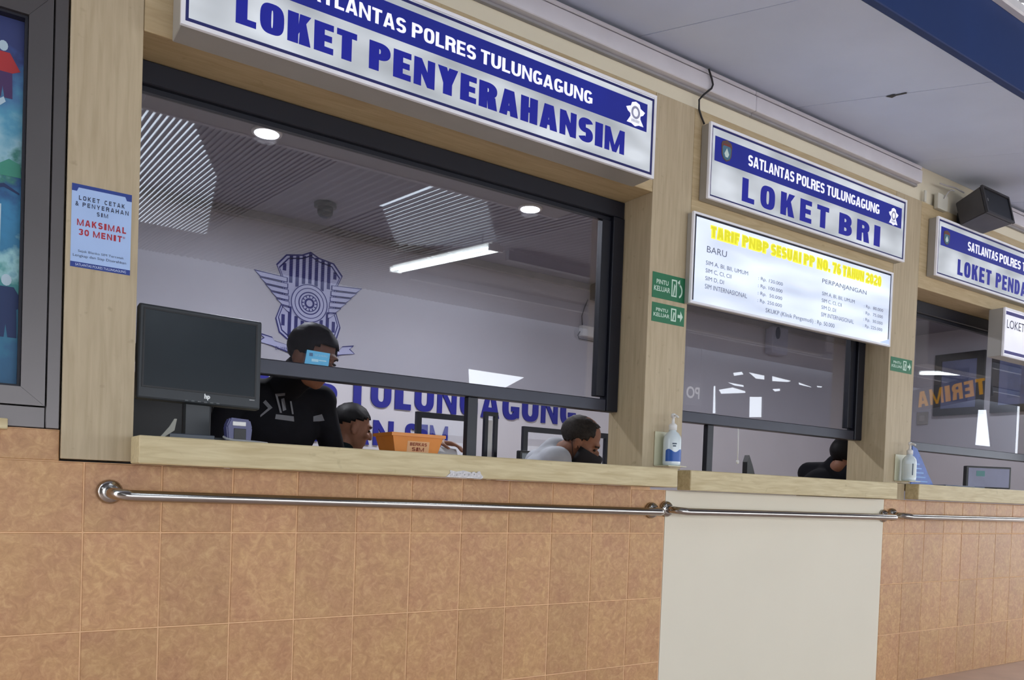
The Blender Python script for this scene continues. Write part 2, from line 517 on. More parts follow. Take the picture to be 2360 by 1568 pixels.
for r in range(4):
    z0 = AZ - (3 - r) * TH; z1 = z0 + TH
    for j in range(-3, 11):
        add_tile(j * TW, (j + 1) * TW - (0.007 if j == 10 else 0), max(z0, 0.0), min(z1, 1.0155 if j < 10 else 1.004))
    for j in range(19, 31):
        add_tile(j * TW + (0.0 if j > 19 else -0.001), (j + 1) * TW, max(z0, 0.0), min(z1, 1.004))
# the tiles carry on up to the picture window left of the counters
lw = B(); box(lw, -1.6, -0.062, 0.0022, 0.2, 1.016, 1.099)
lwo = obj('wall_front_upper_left', lw, GROUT); lwo['kind'] = 'structure'; lwo.name = 'wall_left_of_counter'
TM2 = tile_mesh(TW - G, 0.081)
for j in range(-3, 0):
    o = bpy.data.objects.new('tile', TM2 if j < -1 else tile_mesh(0.137, 0.081)); link(o, lwo)
    o.location = Vector((j * TW + G / 2, 0, 1.0165)) - lwo.location

# cream painted panel under the middle counter
pb = B(); box(pb, 2.1955, 3.7955, -0.001, 0.0115, 0.004, 1.004, 0.001)
PANEL = pm('cream_painted_board', (226, 219, 200), 0.55, var=0.02, scale=2)
tag(obj('infill_board', pb, PANEL), 'plain cream painted board filling the wall below the middle counter', 'board')

# wood cladding: pillars and headers
n_trim = 0


def trim(x0, x1, y0, y1, z0, z1, m, label):
    global n_trim
    n_trim += 1
    b = B(); box(b, x0, x1, y0, y1, z0, z1, 0.0015)
    o = obj('trim_%d' % n_trim, b, m); o['kind'] = 'structure'; o['label'] = label
    return o


ZT = 2.617
trim(-0.059, 0.1175, -0.02, 0.2, 1.022, ZT, WOOD_V, 'wood laminate pillar left of the widest counter window')
trim(2.034, 2.2555, -0.02, 0.2, 1.0935, ZT, WOOD_V, 'wood laminate pillar with two green stickers')
trim(3.749, 3.9865, -0.02, 0.2, 1.0935, ZT, WOOD_V, 'wood laminate pillar with one green sticker')
trim(0.1185, 2.033, -0.0195, 0.2, 2.215, ZT, WOOD_H, 'wood laminate header over the widest counter window')
trim(2.2565, 3.748, -0.0195, 0.2, 2.158, ZT, WOOD_H, 'wood laminate header behind the middle sign')
trim(3.9875, 6.6, -0.0195, 0.2, 2.156, ZT, WOOD_H, 'wood laminate header over the right counter window')
# short blocks below the two right pillars, between ledge ends
trim(2.1135, 2.2345, -0.02, 0.2, 1.0165, 1.0925, WOOD_V, 'short wood block between two counter ledges')
trim(3.7525, 3.9495, -0.02, 0.2, 1.006, 1.0925, WOOD_V, 'short wood block between middle and right counter ledges')
# cream wall above
ub = B(); box(ub, -1.6, 6.6, -0.005, 0.2, ZT + 0.0005, 2.95)
uo = obj('wall_upper', ub, CREAM); uo['kind'] = 'structure'; uo['label'] = 'cream painted wall band above the wood'
ub = B(); box(ub, -1.6, -0.060, 0.02, 0.2, 2.30, ZT)
uo = obj('wall_left_upper', ub, CREAM); uo['kind'] = 'structure'

# counter ledges


def ledge(name, x0, x1, xi0, xi1, yf, z0, z1, label, M):
    b = B()
    z = (z0 + z1) / 2
    # one L shaped board: front lip plus worktop through the opening
    P = [(yf, z0), (-0.0205, z0), (-0.0205, z1 - 0.03), (0.38, z1 - 0.03), (0.38, z1), (yf, z1)]
    box(b, x0, x1, yf, -0.0215, z0, z1, 0.003)
    box(b, xi0, xi1, -0.0222, 0.30, z1 - 0.03, z1 - 0.0004)
    o = obj(name, b, M)
    return tag(o, label, 'counter ledge')


L1 = ledge('counter_ledge', 0.112, 2.112, 0.119, 2.032, -0.15, 1.016, 1.092, 'longest pale wood counter ledge, with torn tape on its front edge', WOOD_S)
L2 = ledge('counter_ledge', 2.2365, 3.7505, 2.257, 3.747, -0.10, 1.0065, 1.0915, 'pale wood counter ledge under the tariff board, above the cream panel', WOOD_S)
L3 = ledge('counter_ledge', 3.9525, 6.5, 3.989, 6.5, -0.10, 1.0095, 1.0925, 'pale wood counter ledge at the far right with blue brochures behind', WOOD_S)

# floor, ceilings, outer hall
FLOOR = pm('pinkish_floor_tile', (216, 190, 174), 0.35, var=0.08, scale=5)
fb = B(); box(fb, -9, 26, -13, 3.2, -0.12, -0.001)
o = obj('floor', fb, FLOOR, loc=(2, -2, 0)); o['kind'] = 'structure'

CZ0, CSL = 2.805, 0.184      # awning ceiling: height at the wall, slope down towards the open side


def cz(y): return CZ0 + CSL * y


ce = root('ceiling', (2, -0.4, 2.7), kind='structure'); ce['label'] = 'sloping grey white board ceiling of the awning'
xs = [-1.6, -1.03, -0.05, 0.93, 1.92, 2.894, 3.87, 4.85, 5.83, 6.6]
for a, b_ in zip(xs[:-1], xs[1:]):
    b = B()
    g = 0.0022
    sa, sb = (0 if a < -1.5 else .158), (0 if b_ > 6.5 else .158)
    p = [(a + g, -0.006), (b_ - g, -0.006), (b_ + sb - g, -0.838 + random.uniform(-.004, .004)), (a + sa + g, -0.838)]
    lo = [b.verts.new((x, y, cz(y) + random.uniform(-.0008, .0008))) for x, y in p]; hi = [b.verts.new((x, y, cz(y) + 0.012)) for x, y in p]
    b.faces.new(lo); b.faces.new(hi[::-1])
    for i in range(4):
        b.faces.new((lo[i], hi[i], hi[(i + 1) % 4], lo[(i + 1) % 4]))
    obj('ceiling_panel', b, CEILM, ce)
def on_ceiling(px, py):
    d = at(px, py, 1) - CAM
    return CAM + d * ((CZ0 + CSL * CAM.y - CAM.z) / (d.z - CSL * d.y))


b = B()
for q in (((2040, 221), (2062, 215), (2066, 219), (2056, 224)), ((2064, 217), (2090, 211), (2090, 214), (2066, 219))):
    b.faces.new([b.verts.new(on_ceiling(*p) + Vector((0, 0, -.0035))) for p in q])
obj('joint_stain', b, pm('dark_joint_dirt', (62, 64, 66), .9), ce)['kind'] = 'stuff'
b = B(); box(b, -1.6, 6.6, -0.83, 0.0, 2.92, 2.94)
obj('ceiling_backing', b, pm('dark_void', (60, 60, 62), 0.9), ce)

b = B(); box(b, -3.5, 14.0, -0.872, -0.842, 2.645, 2.925, 0.003)
o = obj('trim_9', b, BLUE); o['kind'] = 'structure'; o['label'] = 'dark blue fascia board along the awning edge'
b = B()
prof = [(-0.8735, 2.908), (-0.896, 2.908), (-0.902, 2.914), (-0.902, 2.944), (-0.898, 2.944), (-0.895, 2.916), (-0.878, 2.914), (-0.878, 2.944), (-0.8735, 2.944)]
va = [b.verts.new((-3.5, p[0], p[1])) for p in prof]; vb = [b.verts.new((14.0, p[0], p[1])) for p in prof]
for i in range(len(prof)):
    j = (i + 1) % len(prof); b.faces.new((va[i], va[j], vb[j], vb[i]))
b.faces.new(va); b.faces.new(vb[::-1])
tag(obj('roof_gutter', b, pm('white_gutter', (222, 222, 226), 0.45)), 'long white roof gutter along the top of the blue fascia', 'gutter')
b = B(); nn = 1380; ra = []
for y, z in ((-0.900, 2.95), (-0.962, 3.108)):
    ra.append([b.verts.new((-3.5 + 17.5 * k / nn, y - .006 * math.sin(2 * math.pi * k / 6), z)) for k in range(nn + 1)])
for k in range(nn): b.faces.new((ra[0][k], ra[0][k + 1], ra[1][k + 1], ra[1][k]))
tag(obj('eave_sheet', b, pm('corrugated_eave', (150, 150, 152), 0.5, 0.2)), 'grey corrugated eave strip just above the white gutter', 'roof sheet')

# corrugated hall roof over the waiting side (rises away from the building)
RZ0, RSL = 3.085, 0.104


def rz(y): return RZ0 + RSL * (-0.85 - y)


def roof_sheet(name, x0, x1, y0, y1, pitch, amp, m, label, group, dz=0.0):
    b = B(); k = max(2, int((x1 - x0) / pitch)); n = k * 6
    rows = []
    for y in (y0, y1):
        rows.append([b.verts.new((x0 + (x1 - x0) * i / n, y, rz(y) + dz + amp * math.sin(2 * math.pi * i / 6))) for i in range(n + 1)])
    for i in range(n):
        b.faces.new((rows[0][i], rows[0][i + 1], rows[1][i + 1], rows[1][i]))
    o = obj(name, b, m)
    return tag(o, label, 'roof sheet', group)


METAL_R = pm('corrugated_zinc', (92, 93, 100), 0.5, 0.2, var=0.12, scale=3)
m = bpy.data.materials.new('roof_gleam_strip'); m.use_nodes = True
n_, l_ = m.node_tree.nodes, m.node_tree.links
n_.clear()
out = n_.new('ShaderNodeOutputMaterial'); mix = n_.new('ShaderNodeMixShader'); mix.inputs[0].default_value = 0.3
tl = n_.new('ShaderNodeBsdfTranslucent'); tl.inputs[0].default_value = (0.94, 0.96, 0.98, 1)
df = n_.new('ShaderNodeBsdfDiffuse'); df.inputs[0].default_value = (0.8, 0.82, 0.84, 1)
nzz = n_.new('ShaderNodeTexNoise'); nzz.inputs['Scale'].default_value = 3.0
mr_ = n_.new('ShaderNodeMapRange'); mr_.inputs['To Min'].default_value = 0.02; mr_.inputs['To Max'].default_value = 0.15
l_.new(nzz.outputs['Fac'], mr_.inputs['Value']); l_.new(mr_.outputs[0], mix.inputs[0])
l_.new(tl.outputs[0], mix.inputs[1]); l_.new(df.outputs[0], mix.inputs[2]); l_.new(mix.outputs[0], out.inputs[0])
GLEAM = m  # lets sky through where the mirrored roof should look lit
YR = -8.6
gr = 'corrugated sheets of the waiting hall roof'


def gleam_panel(label, x0, x1, pitch, rng):
    """added roof panel: translucent strips between opaque ribs stand in for lit corrugations; rng(x) gives the near and far end of the strip"""
    r = root('roof_gleam_panel', ((x0 + x1) / 2, -4.5, rz(-4.5)), label, 'added roof panel')
    bo, bl = B(), B()

    def q(b, xa, xb, ya, yb, dz):
        if ya - yb < .01: return
        b.faces.new([b.verts.new((x, y, rz(y) + dz)) for x, y in ((xa, ya), (xb, ya), (xb, yb), (xa, yb))])
    n = int((x1 - x0) / pitch)
    for k in range(n):
        xa = x0 + (x1 - x0) * k / n; xb = x0 + (x1 - x0) * (k + 1) / n; xm = xa + (xb - xa) * .5
        a, c = rng((xa + xm) / 2)
        a = min(-.95, max(a, YR)); c = max(YR, min(c, a))
        q(bo, xm, xb, -.95, YR, -.012); q(bl, xa, xm, a, c, 0); q(bo, xa, xm, -.95, a, 0); q(bo, xa, xm, c, YR, 0)
        for x, y in ((xm, 0), (xb, 0)):
            bo.faces.new([bo.verts.new(p) for p in ((x, -.95, rz(-.95)), (x, YR, rz(YR)), (x, YR, rz(YR) - .012), (x, -.95, rz(-.95) - .012))])
    obj('opaque_ribs', bo, METAL_R, r)['kind'] = 'stuff'
    obj('gleam_strips', bl, GLEAM, r)['kind'] = 'stuff'


def lerp_y(P, x):
    for (xa, ya), (xb, yb) in zip(P[:-1], P[1:]):
        if xa <= x <= xb: return ya + (yb - ya) * (x - xa) / (xb - xa)
    return P[0][1] if x < P[0][0] else P[-1][1]


roof_sheet('roof_sheet', -4.0, 0.28, -0.95, YR, 0.076, 0.009, METAL_R, 'grey corrugated metal roof sheet nearest the blue picture window', gr)
gleam_panel('added ribbed roof panel, translucent strips shaped as the bright patch mirrored at upper left of the widest window', 0.28, 1.92, 0.040, lambda x: (lerp_y([(.3, -1.6), (.71, -2.2), (1.38, -4.05), (1.9, -6.6)], x), -6.7))
roof_sheet('roof_sheet', 1.92, 2.66, -0.95, YR, 0.076, 0.009, METAL_R, 'grey corrugated metal roof sheet between the two added ribbed panels', gr)
gleam_panel('added ribbed roof panel, translucent strips shaped as the lit roof patch beside the twin tube lamp', 2.66, 4.10, 0.060, lambda x: (lerp_y([(2.66, -2.4), (2.85, -2.36), (4.1, -4.1)], x), lerp_y([(2.66, -3.7), (3.47, -5.1), (4.1, -4.3)], x)))
roof_sheet('roof_sheet', 4.10, 15.0, -0.95, YR, 0.076, 0.009, METAL_R, 'widest grey corrugated metal roof sheet to the right', gr)
roof_sheet('roof_sheet', 15.0, 25.0, -0.95, YR, 0.076, 0.009, METAL_R, 'farthest grey corrugated metal roof sheet', gr)
PURL = pm('painted_steel_beam', (120, 122, 130), 0.5, 0.3)
for k, y in enumerate((-2.1, -4.2, -6.4)):
    b = B(); box(b, 4.3, 25, y - 0.03, y + 0.03, rz(y) - 0.11, rz(y) - 0.016)
    tag(obj('roof_purlin', b, PURL), ['steel purlin under the hall roof nearest the gutter', 'middle steel purlin under the hall roof', 'outer steel purlin under the hall roof'][k], 'beam', 'purlins under the hall roof')


def tube_lamp(x, ya, yb, label):
    t = root('tube_lamp', (x, (ya + yb) / 2, rz((ya + yb) / 2) - 0.16), label, 'lamp', 'tube lamps under the hall roof')
    b = B()
    za, zb = rz(ya) - 0.135, rz(yb) - 0.135
    vs = [(-.05, 0.03), (.05, .03), (.03, 0), (-.03, 0)]
    A = [b.verts.new((x + p[0], ya, za + p[1])) for p in vs]; Bv = [b.verts.new((x + p[0], yb, zb + p[1])) for p in vs]
    for i in range(4):
        b.faces.new((A[i], A[(i + 1) % 4], Bv[(i + 1) % 4], Bv[i]))
    b.faces.new(A); b.faces.new(Bv[::-1])
    obj('housing', b, WHITE_P, t)
    for s in (-1, 1):
        b = B(); tube(b, [(x + s * .05, ya - .03, za - .022), (x + s * .05, yb + .03, zb - .022)], 0.016, 10)
        obj('tube', b, TUBE, t, True)
    for y, z in ((ya - .01, za), (yb + .01, zb)):
        b = B(); box(b, x - .075, x + .075, y - .012, y + .012, z - .045, z + .012)
        obj('end_cap', b, WHITE_P, t)
    for y, z in ((ya - .25, rz(ya - .25)), (yb + .25, rz(yb + .25))):
        b = B(); tube(b, [(x, y, z - .11), (x, y, z + 0.0)], 0.006, 6); obj('hanger', b, PURL, t)
    return t


tube_lamp(3.80, -3.62, -5.78, 'twin tube lamp hung under the hall roof beside the added ribbed panel')
tube_lamp(14.6, -4.75, -5.75, 'distant twin tube lamp hung under the hall roof')

# added board at the hall's far edge: darkens reflections, gaps shaped as bright patches
vb_ = B()
outer = [(-4, 2.42), (25, 2.42), (25, 3.98), (-4, 3.98)]
holes = [[(6.599, 2.95), (7.747, 2.93), (7.31, 2.685), (6.627, 2.667)],
         [(12.907, 3.565), (13.223, 3.627), (13.28, 3.579), (12.937, 3.506)], [(13.358, 3.642), (13.941, 3.623), (13.947, 3.531), (13.612, 3.523)],
         [(14.138, 3.644), (14.827, 3.604), (14.725, 3.565), (14.146, 3.524)], [(12.71, 3.366), (13.295, 3.354), (13.298, 3.309), (12.95, 3.31)],
         [(12.502, 3.176), (12.952, 3.274), (13.357, 3.233), (13.359, 3.197), (12.571, 3.103)], [(12.345, 3.24), (12.446, 3.25), (12.48, 2.697), (12.353, 2.686)],
         [(13.446, 3.123), (13.886, 3.164), (13.901, 2.731), (13.46, 2.695)], [(14.157, 3.357), (14.472, 3.398), (14.475, 3.351), (14.246, 3.31)],
         [(15.022, 3.606), (15.548, 3.543), (15.518, 3.521), (15.056, 3.542)], [(15.67, 3.585), (15.938, 3.592), (15.909, 3.56), (15.704, 3.549)],
         [(22.817, 3.645), (23.33, 3.688), (23.645, 2.683), (22.748, 2.677)]]
ed = []
for loop in [outer] + holes:
    vv = [vb_.verts.new((p[0], YR - 0.2, p[1])) for p in loop]
    ed += [vb_.edges.new((vv[i], vv[(i + 1) % len(vv)])) for i in range(len(vv))]
bmesh.ops.triangle_fill(vb_, use_beauty=True, use_dissolve=False, edges=ed)
ext = bmesh.ops.extrude_face_region(vb_, geom=list(vb_.faces))
for v in ext['geom']:
    if isinstance(v, bmesh.types.BMVert): v.co.y -= 0.05
o = obj('reflection_mask_board', vb_, pm('grey_mask_board', (88, 89, 96), 0.8)); o['kind'] = 'structure'
COLM = pm('hall_column_paint', (110, 120, 150), 0.6)
for k, x in enumerate((-3.6, 2.2, 8.2, 14.2, 20.2)):
    b = B(); box(b, x - .09, x + .09, YR - .17, YR + .01, 0, 2.42, 0.006)
    tag(obj('hall_column', b, COLM), ['first', 'second', 'third', 'fourth', 'fifth'][k] + ' painted hall column from the picture window end', 'column', 'columns on the open side of the waiting hall')

# hanging boards opposite the counters, seen mirrored in the glass
hb = root('hanging_board', (12.0, -3.77, 2.5), 'grey board with yellow letters TERIMA hung in the hall, mirrored in the right window', 'board')
TMX = Matrix.Translation((12.0, -3.77, 2.67)) @ Matrix.Rotation(math.radians(-90), 4, 'Z') @ Matrix.Rotation(math.radians(8), 4, 'Y')
b = B(); box(b, -.6, .6, .001, .02, -.17, .17, 0, TMX); obj('board', b, pm('hall_board_grey', (120, 122, 128), .7), hb)
b = B(); heavy(b, 'TERIMA', -.51, .51, -.115, .125, 0, stem=.36, bar=.2, gap=.2)
for v in b.verts: v.co = TMX @ v.co
obj('board_lettering', b, pm('hall_letter_yellow_glow', (250, 186, 50), .5, emit=(255, 180, 40), es=.5), hb)  # painted letters given a glow to brighten their reflection
b = B()
for q in (-.5, .5):
    b = B(); tube(b, [TMX @ Vector((q, .01, .165)), TMX @ Vector((q, .01, .62))], .006, 6); obj('hanger', b, PURL, hb)
hb2 = root('hanging_board', (8.87, -6.0, 2.36), 'added grey board standing in for the white letters PO mirrored in the middle window', 'board')  # made-up board that only carries the mirrored letters
b = B(); box(b, 8.66, 9.06, -6.02, -6.001, 2.36, 2.70); obj('board', b, MATS['hall_board_grey'], hb2)
b = B(); typeset(b, 'PO', 8.72, 9.0, 2.46, 2.64, -5.9995, 0.02, mirror=True); obj('board_lettering', b, pm('hall_letter_white_glow', (240, 240, 240), .5, emit=(240, 240, 240), es=.8), hb2)  # letters glow by themselves, no lamp in them
b = B()
for q in (8.7, 9.02):
    b = B(); tube(b, [(q, -6.01, 2.69), (q, -6.01, rz(-6.01))], .006, 6); obj('hanger', b, PURL, hb2)
# leafy tree outside the open end of the hall
tr_ = root('leafy_tree', (25.2, -11.5, 0), 'leafy green tree outside the hall, mirrored as green patch in the right window', 'tree')
b = B(); tube(b, [(25.2, -11.5, 0), (25.25, -11.4, 1.2), (25.2, -11.5, 2.6)], .12, 8, True, [.14, .11, .06]); obj('trunk', b, pm('bark', (90, 74, 58), .9), tr_)
b = B()
for k in range(420):
    c = Vector((25.0 + random.gauss(0, .55), -11.5 + random.gauss(0, .5), 2.95 + random.gauss(0, .42)))
    a = Vector((random.gauss(0, 1), random.gauss(0, 1), random.gauss(0, 1))).normalized(); d = a.orthogonal().normalized(); w = random.uniform(.05, .10)
    b.faces.new([b.verts.new(c + q) for q in (a * w * 1.6, d * w * .6, -a * w * 1.6, -d * w * .6)])
obj('crown', b, pm('leaf_green', (120, 170, 60), .6, var=.4, scale=4), tr_)['kind'] = 'stuff'

b = B(); box(b, -3.6, -3.5, -8.55, -0.95, 0, 3.0); o = obj('light_block_left', b, pm('light_block_grey', (128, 124, 118), .8)); o['kind'] = 'structure'  # added wall that blocks daylight from the open left end
# office behind the windows
b = B(); box(b, -1.5, 8.06, 3.0, 3.12, 0, 2.76); o = obj('wall_back', b, IWALL); o['kind'] = 'structure'
b = B(); box(b, 8.0, 8.06, 0.2, 2.998, 0, 2.76); o = obj('wall_right', b, IWALL); o['kind'] = 'structure'
b = B(); box(b, -1.56, -1.5, 0.2, 3.1, 0, 2.76); o = obj('wall_left', b, IWALL); o['kind'] = 'structure'
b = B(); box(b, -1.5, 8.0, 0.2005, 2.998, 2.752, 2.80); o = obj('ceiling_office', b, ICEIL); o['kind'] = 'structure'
b = B(); box(b, -1.5, 7.99, 2.955, 2.999, 2.70, 2.751); o = obj('trim_10', b, pm('cornice_grey', (168, 166, 166), 0.8)); o['kind'] = 'structure'; o['label'] = 'plain cornice along the office back wall'
b = B(); box(b, 6.6, 8.06, 0.06, 0.198, 0, 2.9); o = obj('wall_front_right', b, IWALL); o['kind'] = 'structure'


# windows
def window(name, x0, x1, yf, zt, zb, label, mull=(), stile_l=True, rail_h=0.062):
    w = root(name, ((x0 + x1) / 2, yf, zb), kind='structure'); w['label'] = label
    ya, yb = yf, yf + 0.048
    b = B(); box(b, x0, x1, ya, yb, zt - 0.068, zt, 0.003); box(b, x0, x1, ya + .02, yb - .006, zt - 0.084, zt - 0.0685); obj('top_rail', b, ALU_DK, w)
    b = B(); box(b, x1 - 0.06, x1, ya - 0.004, yb, zb, zt - 0.0685, 0.003); box(b, x1 - 0.108, x1 - 0.0605, ya + .012, yb - .002, zb + rail_h, zt - 0.0845, 0.002); obj('side_stile', b, ALU_DK, w)
    if stile_l:
        b = B(); box(b, x0, x0 + 0.008, ya, yb, zb, zt - 0.0685, 0.003); obj('side_stile', b, ALU_DK, w)
    b = B(); box(b, x0 + .0085, x1 - 0.0605, ya + .002, yb, zb, zb + rail_h - .012, 0.003); obj('bottom_rail', b, pm('grey_aluminium_rail', (48, 50, 62), 0.35, 0.3, var=0.1), w)
    for mx, wd_ in mull:
        b = B(); box(b, mx - wd_ / 2, mx + wd_ / 2, ya + .012, ya + .04, 1.0925, zb - .0005, 0.002); obj('support_post', b, ALU_DK, w)
    b = B(); box(b, x0 + .004, x1 - .061, yf + 0.0275, yf + 0.0325, zb + rail_h - .0125, zt - 0.068); obj('glass_pane', b, MATS['glass'], w)
    return w


window('window_1', 0.119, 2.032, 0.145, 2.213, 1.328, 'widest service window with dark frame and open pass-through below the glass', [(1.325, 0.045)])
window('window_2', 2.257, 3.747, 0.12, 2.157, 1.316, 'middle service window half covered by the tariff board', [(2.596, 0.04)])
window('window_3', 3.988, 5.95, 0.13, 2.1545, 1.295, 'right service window with picture frames behind')
b = B(); box(b, 5.952, 6.6, -0.0195, 0.2, 1.0935, 2.1555); o = obj('trim_11', b, WOOD_V); o['kind'] = 'structure'

# picture window at the far left: bronze frame around a printed blue scene
pw = root('window_4', (-0.6, 0.02, 1.1), kind='structure'); pw['label'] = 'bronze aluminium picture window with blue printed scene, left of the counters'
b = B(); box(b, -0.0955, -0.0625, -0.004, 0.10, 1.1005, 2.298, 0.002); obj('outer_jamb', b, ALU_BR, pw)
b = B(); box(b, -1.58, -0.096, 0.002, 0.10, 1.1005, 1.157, 0.002); obj('outer_sill', b, ALU_BR, pw)
b = B(); box(b, -1.58, -0.096, 0.002, 0.10, 2.238, 2.298, 0.002); obj('outer_head', b, ALU_BR, pw)


def mitred(pts, y0, y1):
    b = B(); prism(b, pts, y0, y1); return b


xo, xi = -0.0985, -0.154
zo0, zi0, zi1, zo1 = 1.159, 1.206, 2.168, 2.2355
obj('sash_stile', mitred([(xo, zo0), (xo, zo1), (xi, zi1), (xi, zi0)], -0.008, 0.05), ALU_BR, pw)
obj('sash_bottom_rail', mitred([(-1.58, zo0), (xo - .0008, zo0), (xi - .0008, zi0), (-1.58, zi0)], -0.008, 0.05), ALU_BR, pw)
obj('sash_top_rail', mitred([(-1.58, zo1), (xo - .0008, zo1), (xi - .0008, zi1), (-1.58, zi1)], -0.008, 0.05), ALU_BR, pw)
b = B(); strip(b, [(-1.58, zi0), (xi - .001, zi0), (xi - .001, zi1), (-1.58, zi1)], [(-1.57, zi0 + .006), (xi - .008, zi0 + .006), (xi - .008, zi1 - .006), (-1.57, zi1 - .006)], 0.004, 0.05); obj('gasket', b, GASKET, pw)
# the printed sheet, ice blue sky and sea with figures
sm = bpy.data.materials.new('printed_blue_scene'); sm.use_nodes = True
n_, l_ = sm.node_tree.nodes, sm.node_tree.links
bs = n_['Principled BSDF']; t_ = n_.new('ShaderNodeTexCoord'); sp = n_.new('ShaderNodeSeparateXYZ'); l_.new(t_.outputs['Object'], sp.inputs[0])
nz_ = n_.new('ShaderNodeTexNoise'); nz_.inputs['Scale'].default_value = 22; nz_.inputs['Detail'].default_value = 4; l_.new(t_.outputs['Object'], nz_.inputs['Vector'])
ad = n_.new('ShaderNodeMath'); ad.operation = 'MULTIPLY_ADD'; ad.inputs[1].default_value = 0.26; l_.new(nz_.outputs['Fac'], ad.inputs[0]); l_.new(sp.outputs['Z'], ad.inputs[2])
rp = n_.new('ShaderNodeValToRGB'); e = rp.color_ramp.elements
e[0].position = 0.08; e[0].color = lin((26, 84, 120)); e[1].position = 1.0; e[1].color = lin((44, 56, 110))
for p, c in ((.2, (28, 92, 132)), (.30, (40, 120, 150)), (.40, (60, 140, 140)), (.45, (150, 200, 205)), (.50, (44, 120, 160)), (.58, (50, 130, 175)), (.655, (30, 80, 130)), (.69, (50, 120, 110)), (.74, (140, 185, 200)), (.82, (80, 150, 180)), (.9, (70, 120, 165)), (.97, (52, 72, 130))):
    q = e.new(p); q.color = lin(c)
l_.new(ad.outputs[0], rp.inputs[0]); l_.new(rp.outputs[0], bs.inputs['Base Color']); bs.inputs['Roughness'].default_value = 0.5
b = B(); box(b, -1.57, xi - .007, 0.03, 0.034, zi0 + .002, zi1 - .002); pr = obj('printed_sheet', b, sm, pw)
RED = pm('print_red', (168, 44, 48), 0.6); DKB = pm('print_dark_blue', (24, 46, 92), 0.6); PLUM = pm('print_plum', (70, 44, 92), 0.6); LIT = pm('print_pale', (176, 200, 214), 0.6); GRN = pm('print_green', (60, 140, 120), 0.6)


def printed(name, pts, m, y=0.0294):
    b = B(); prism(b, pts, y - .0004, y); obj(name, b, m, pr)


X = -0.218


def figure(x, z, h, top, legs, head):
    printed('printed_figure', [(x - .16 * h, z + .42 * h), (x - .24 * h, z + .5 * h), (x - .1 * h, z + .78 * h), (x + .1 * h, z + .78 * h), (x + .26 * h, z + .5 * h), (x + .14 * h, z + .44 * h)], top)
    printed('printed_legs', [(x - .15 * h, z), (x - .02 * h, z), (x, z + .2 * h), (x + .03 * h, z), (x + .15 * h, z), (x + .14 * h, z + .44 * h), (x - .15 * h, z + .44 * h)], legs, 0.0292)
    printed('printed_head', circ(x, z + .88 * h, .07 * h, .09 * h, 12), head, 0.0290)


figure(-0.208, 1.955, 0.15, RED, PLUM, LIT)
figure(-0.19, 1.335, 0.17, DKB, DKB, LIT)
printed('printed_boat', [(-0.25, 1.92), (-0.205, 1.957), (-0.20, 1.945), (-0.24, 1.905)], LIT)
printed('printed_bush', [(-0.26, 1.755), (-0.162, 1.755), (-0.165, 1.79), (-0.19, 1.80), (-0.21, 1.785), (-0.26, 1.80)], GRN)
printed('printed_wave', [(-0.26, 1.715), (-0.20, 1.735), (-0.165, 1.715), (-0.165, 1.71), (-0.20, 1.725), (-0.26, 1.705)], DKB)
printed('printed_mast', [(-0.213, 1.56), (-0.206, 1.56), (-0.205, 1.68), (-0.211, 1.68)], LIT)
# wooden ledge end at the far left
b = B(); box(b, -1.2, -0.182, -0.035, -0.0005, 1.091, 1.119, 0.002)
tag(obj('window_ledge', b, WOOD_S), 'short wooden ledge under the bronze picture window', 'ledge')

# ------------------------------------------------------------------ sign boxes
SHIELD = [(0, .355), (.06, .325), (.17, .305), (.236, .228), (.205, .16), (.19, .06), (.195, -.03), (.232, -.135), (.205, -.225), (.15, -.265), (.06, -.285), (0, -.315)]
SHIELD = SHIELD + [(-x, z) for x, z in SHIELD[-2:0:-1]]


def small_traffic_emblem(parent, cx_, cz_, sx, sz, y):
    f = lambda p: (cx_ + p[0] * sx, cz_ + p[1] * sz)
    W = [(0, .36), (.15, .31), (.19, .2), (.37, .13), (.3, .03), (.2, -.02), (.19, -.1), (.26, -.2), (.33, -.3), (.15, -.3), (0, -.36)]
    W = W + [(-x, z) for x, z in W[-2:0:-1]]
    b = B(); prism(b, [f(p) for p in W], y - .0012, y); e = obj('traffic_emblem', b, WHITE_L, parent)
    gm = pm('emblem_grey', (150, 152, 175), 0.5, emit=(120, 122, 150), es=0.2)
    b = B(); strip(b, [f(p) for p in circ(0, .04, .17, .19, 20)], [f(p) for p in circ(0, .04, .10, .12, 20)], y - .002, y - .0013); obj('emblem_wheel', b, gm, e)
    b = B()
    for k in range(-3, 4):
        prism(b, [f((k * .045 - .009, -.25)), f((k * .045 + .009, -.25)), f((k * .045 + .009, -.17)), f((k * .045 - .009, -.17))], y - .002, y - .0013)
    obj('emblem_bars', b, gm, e)


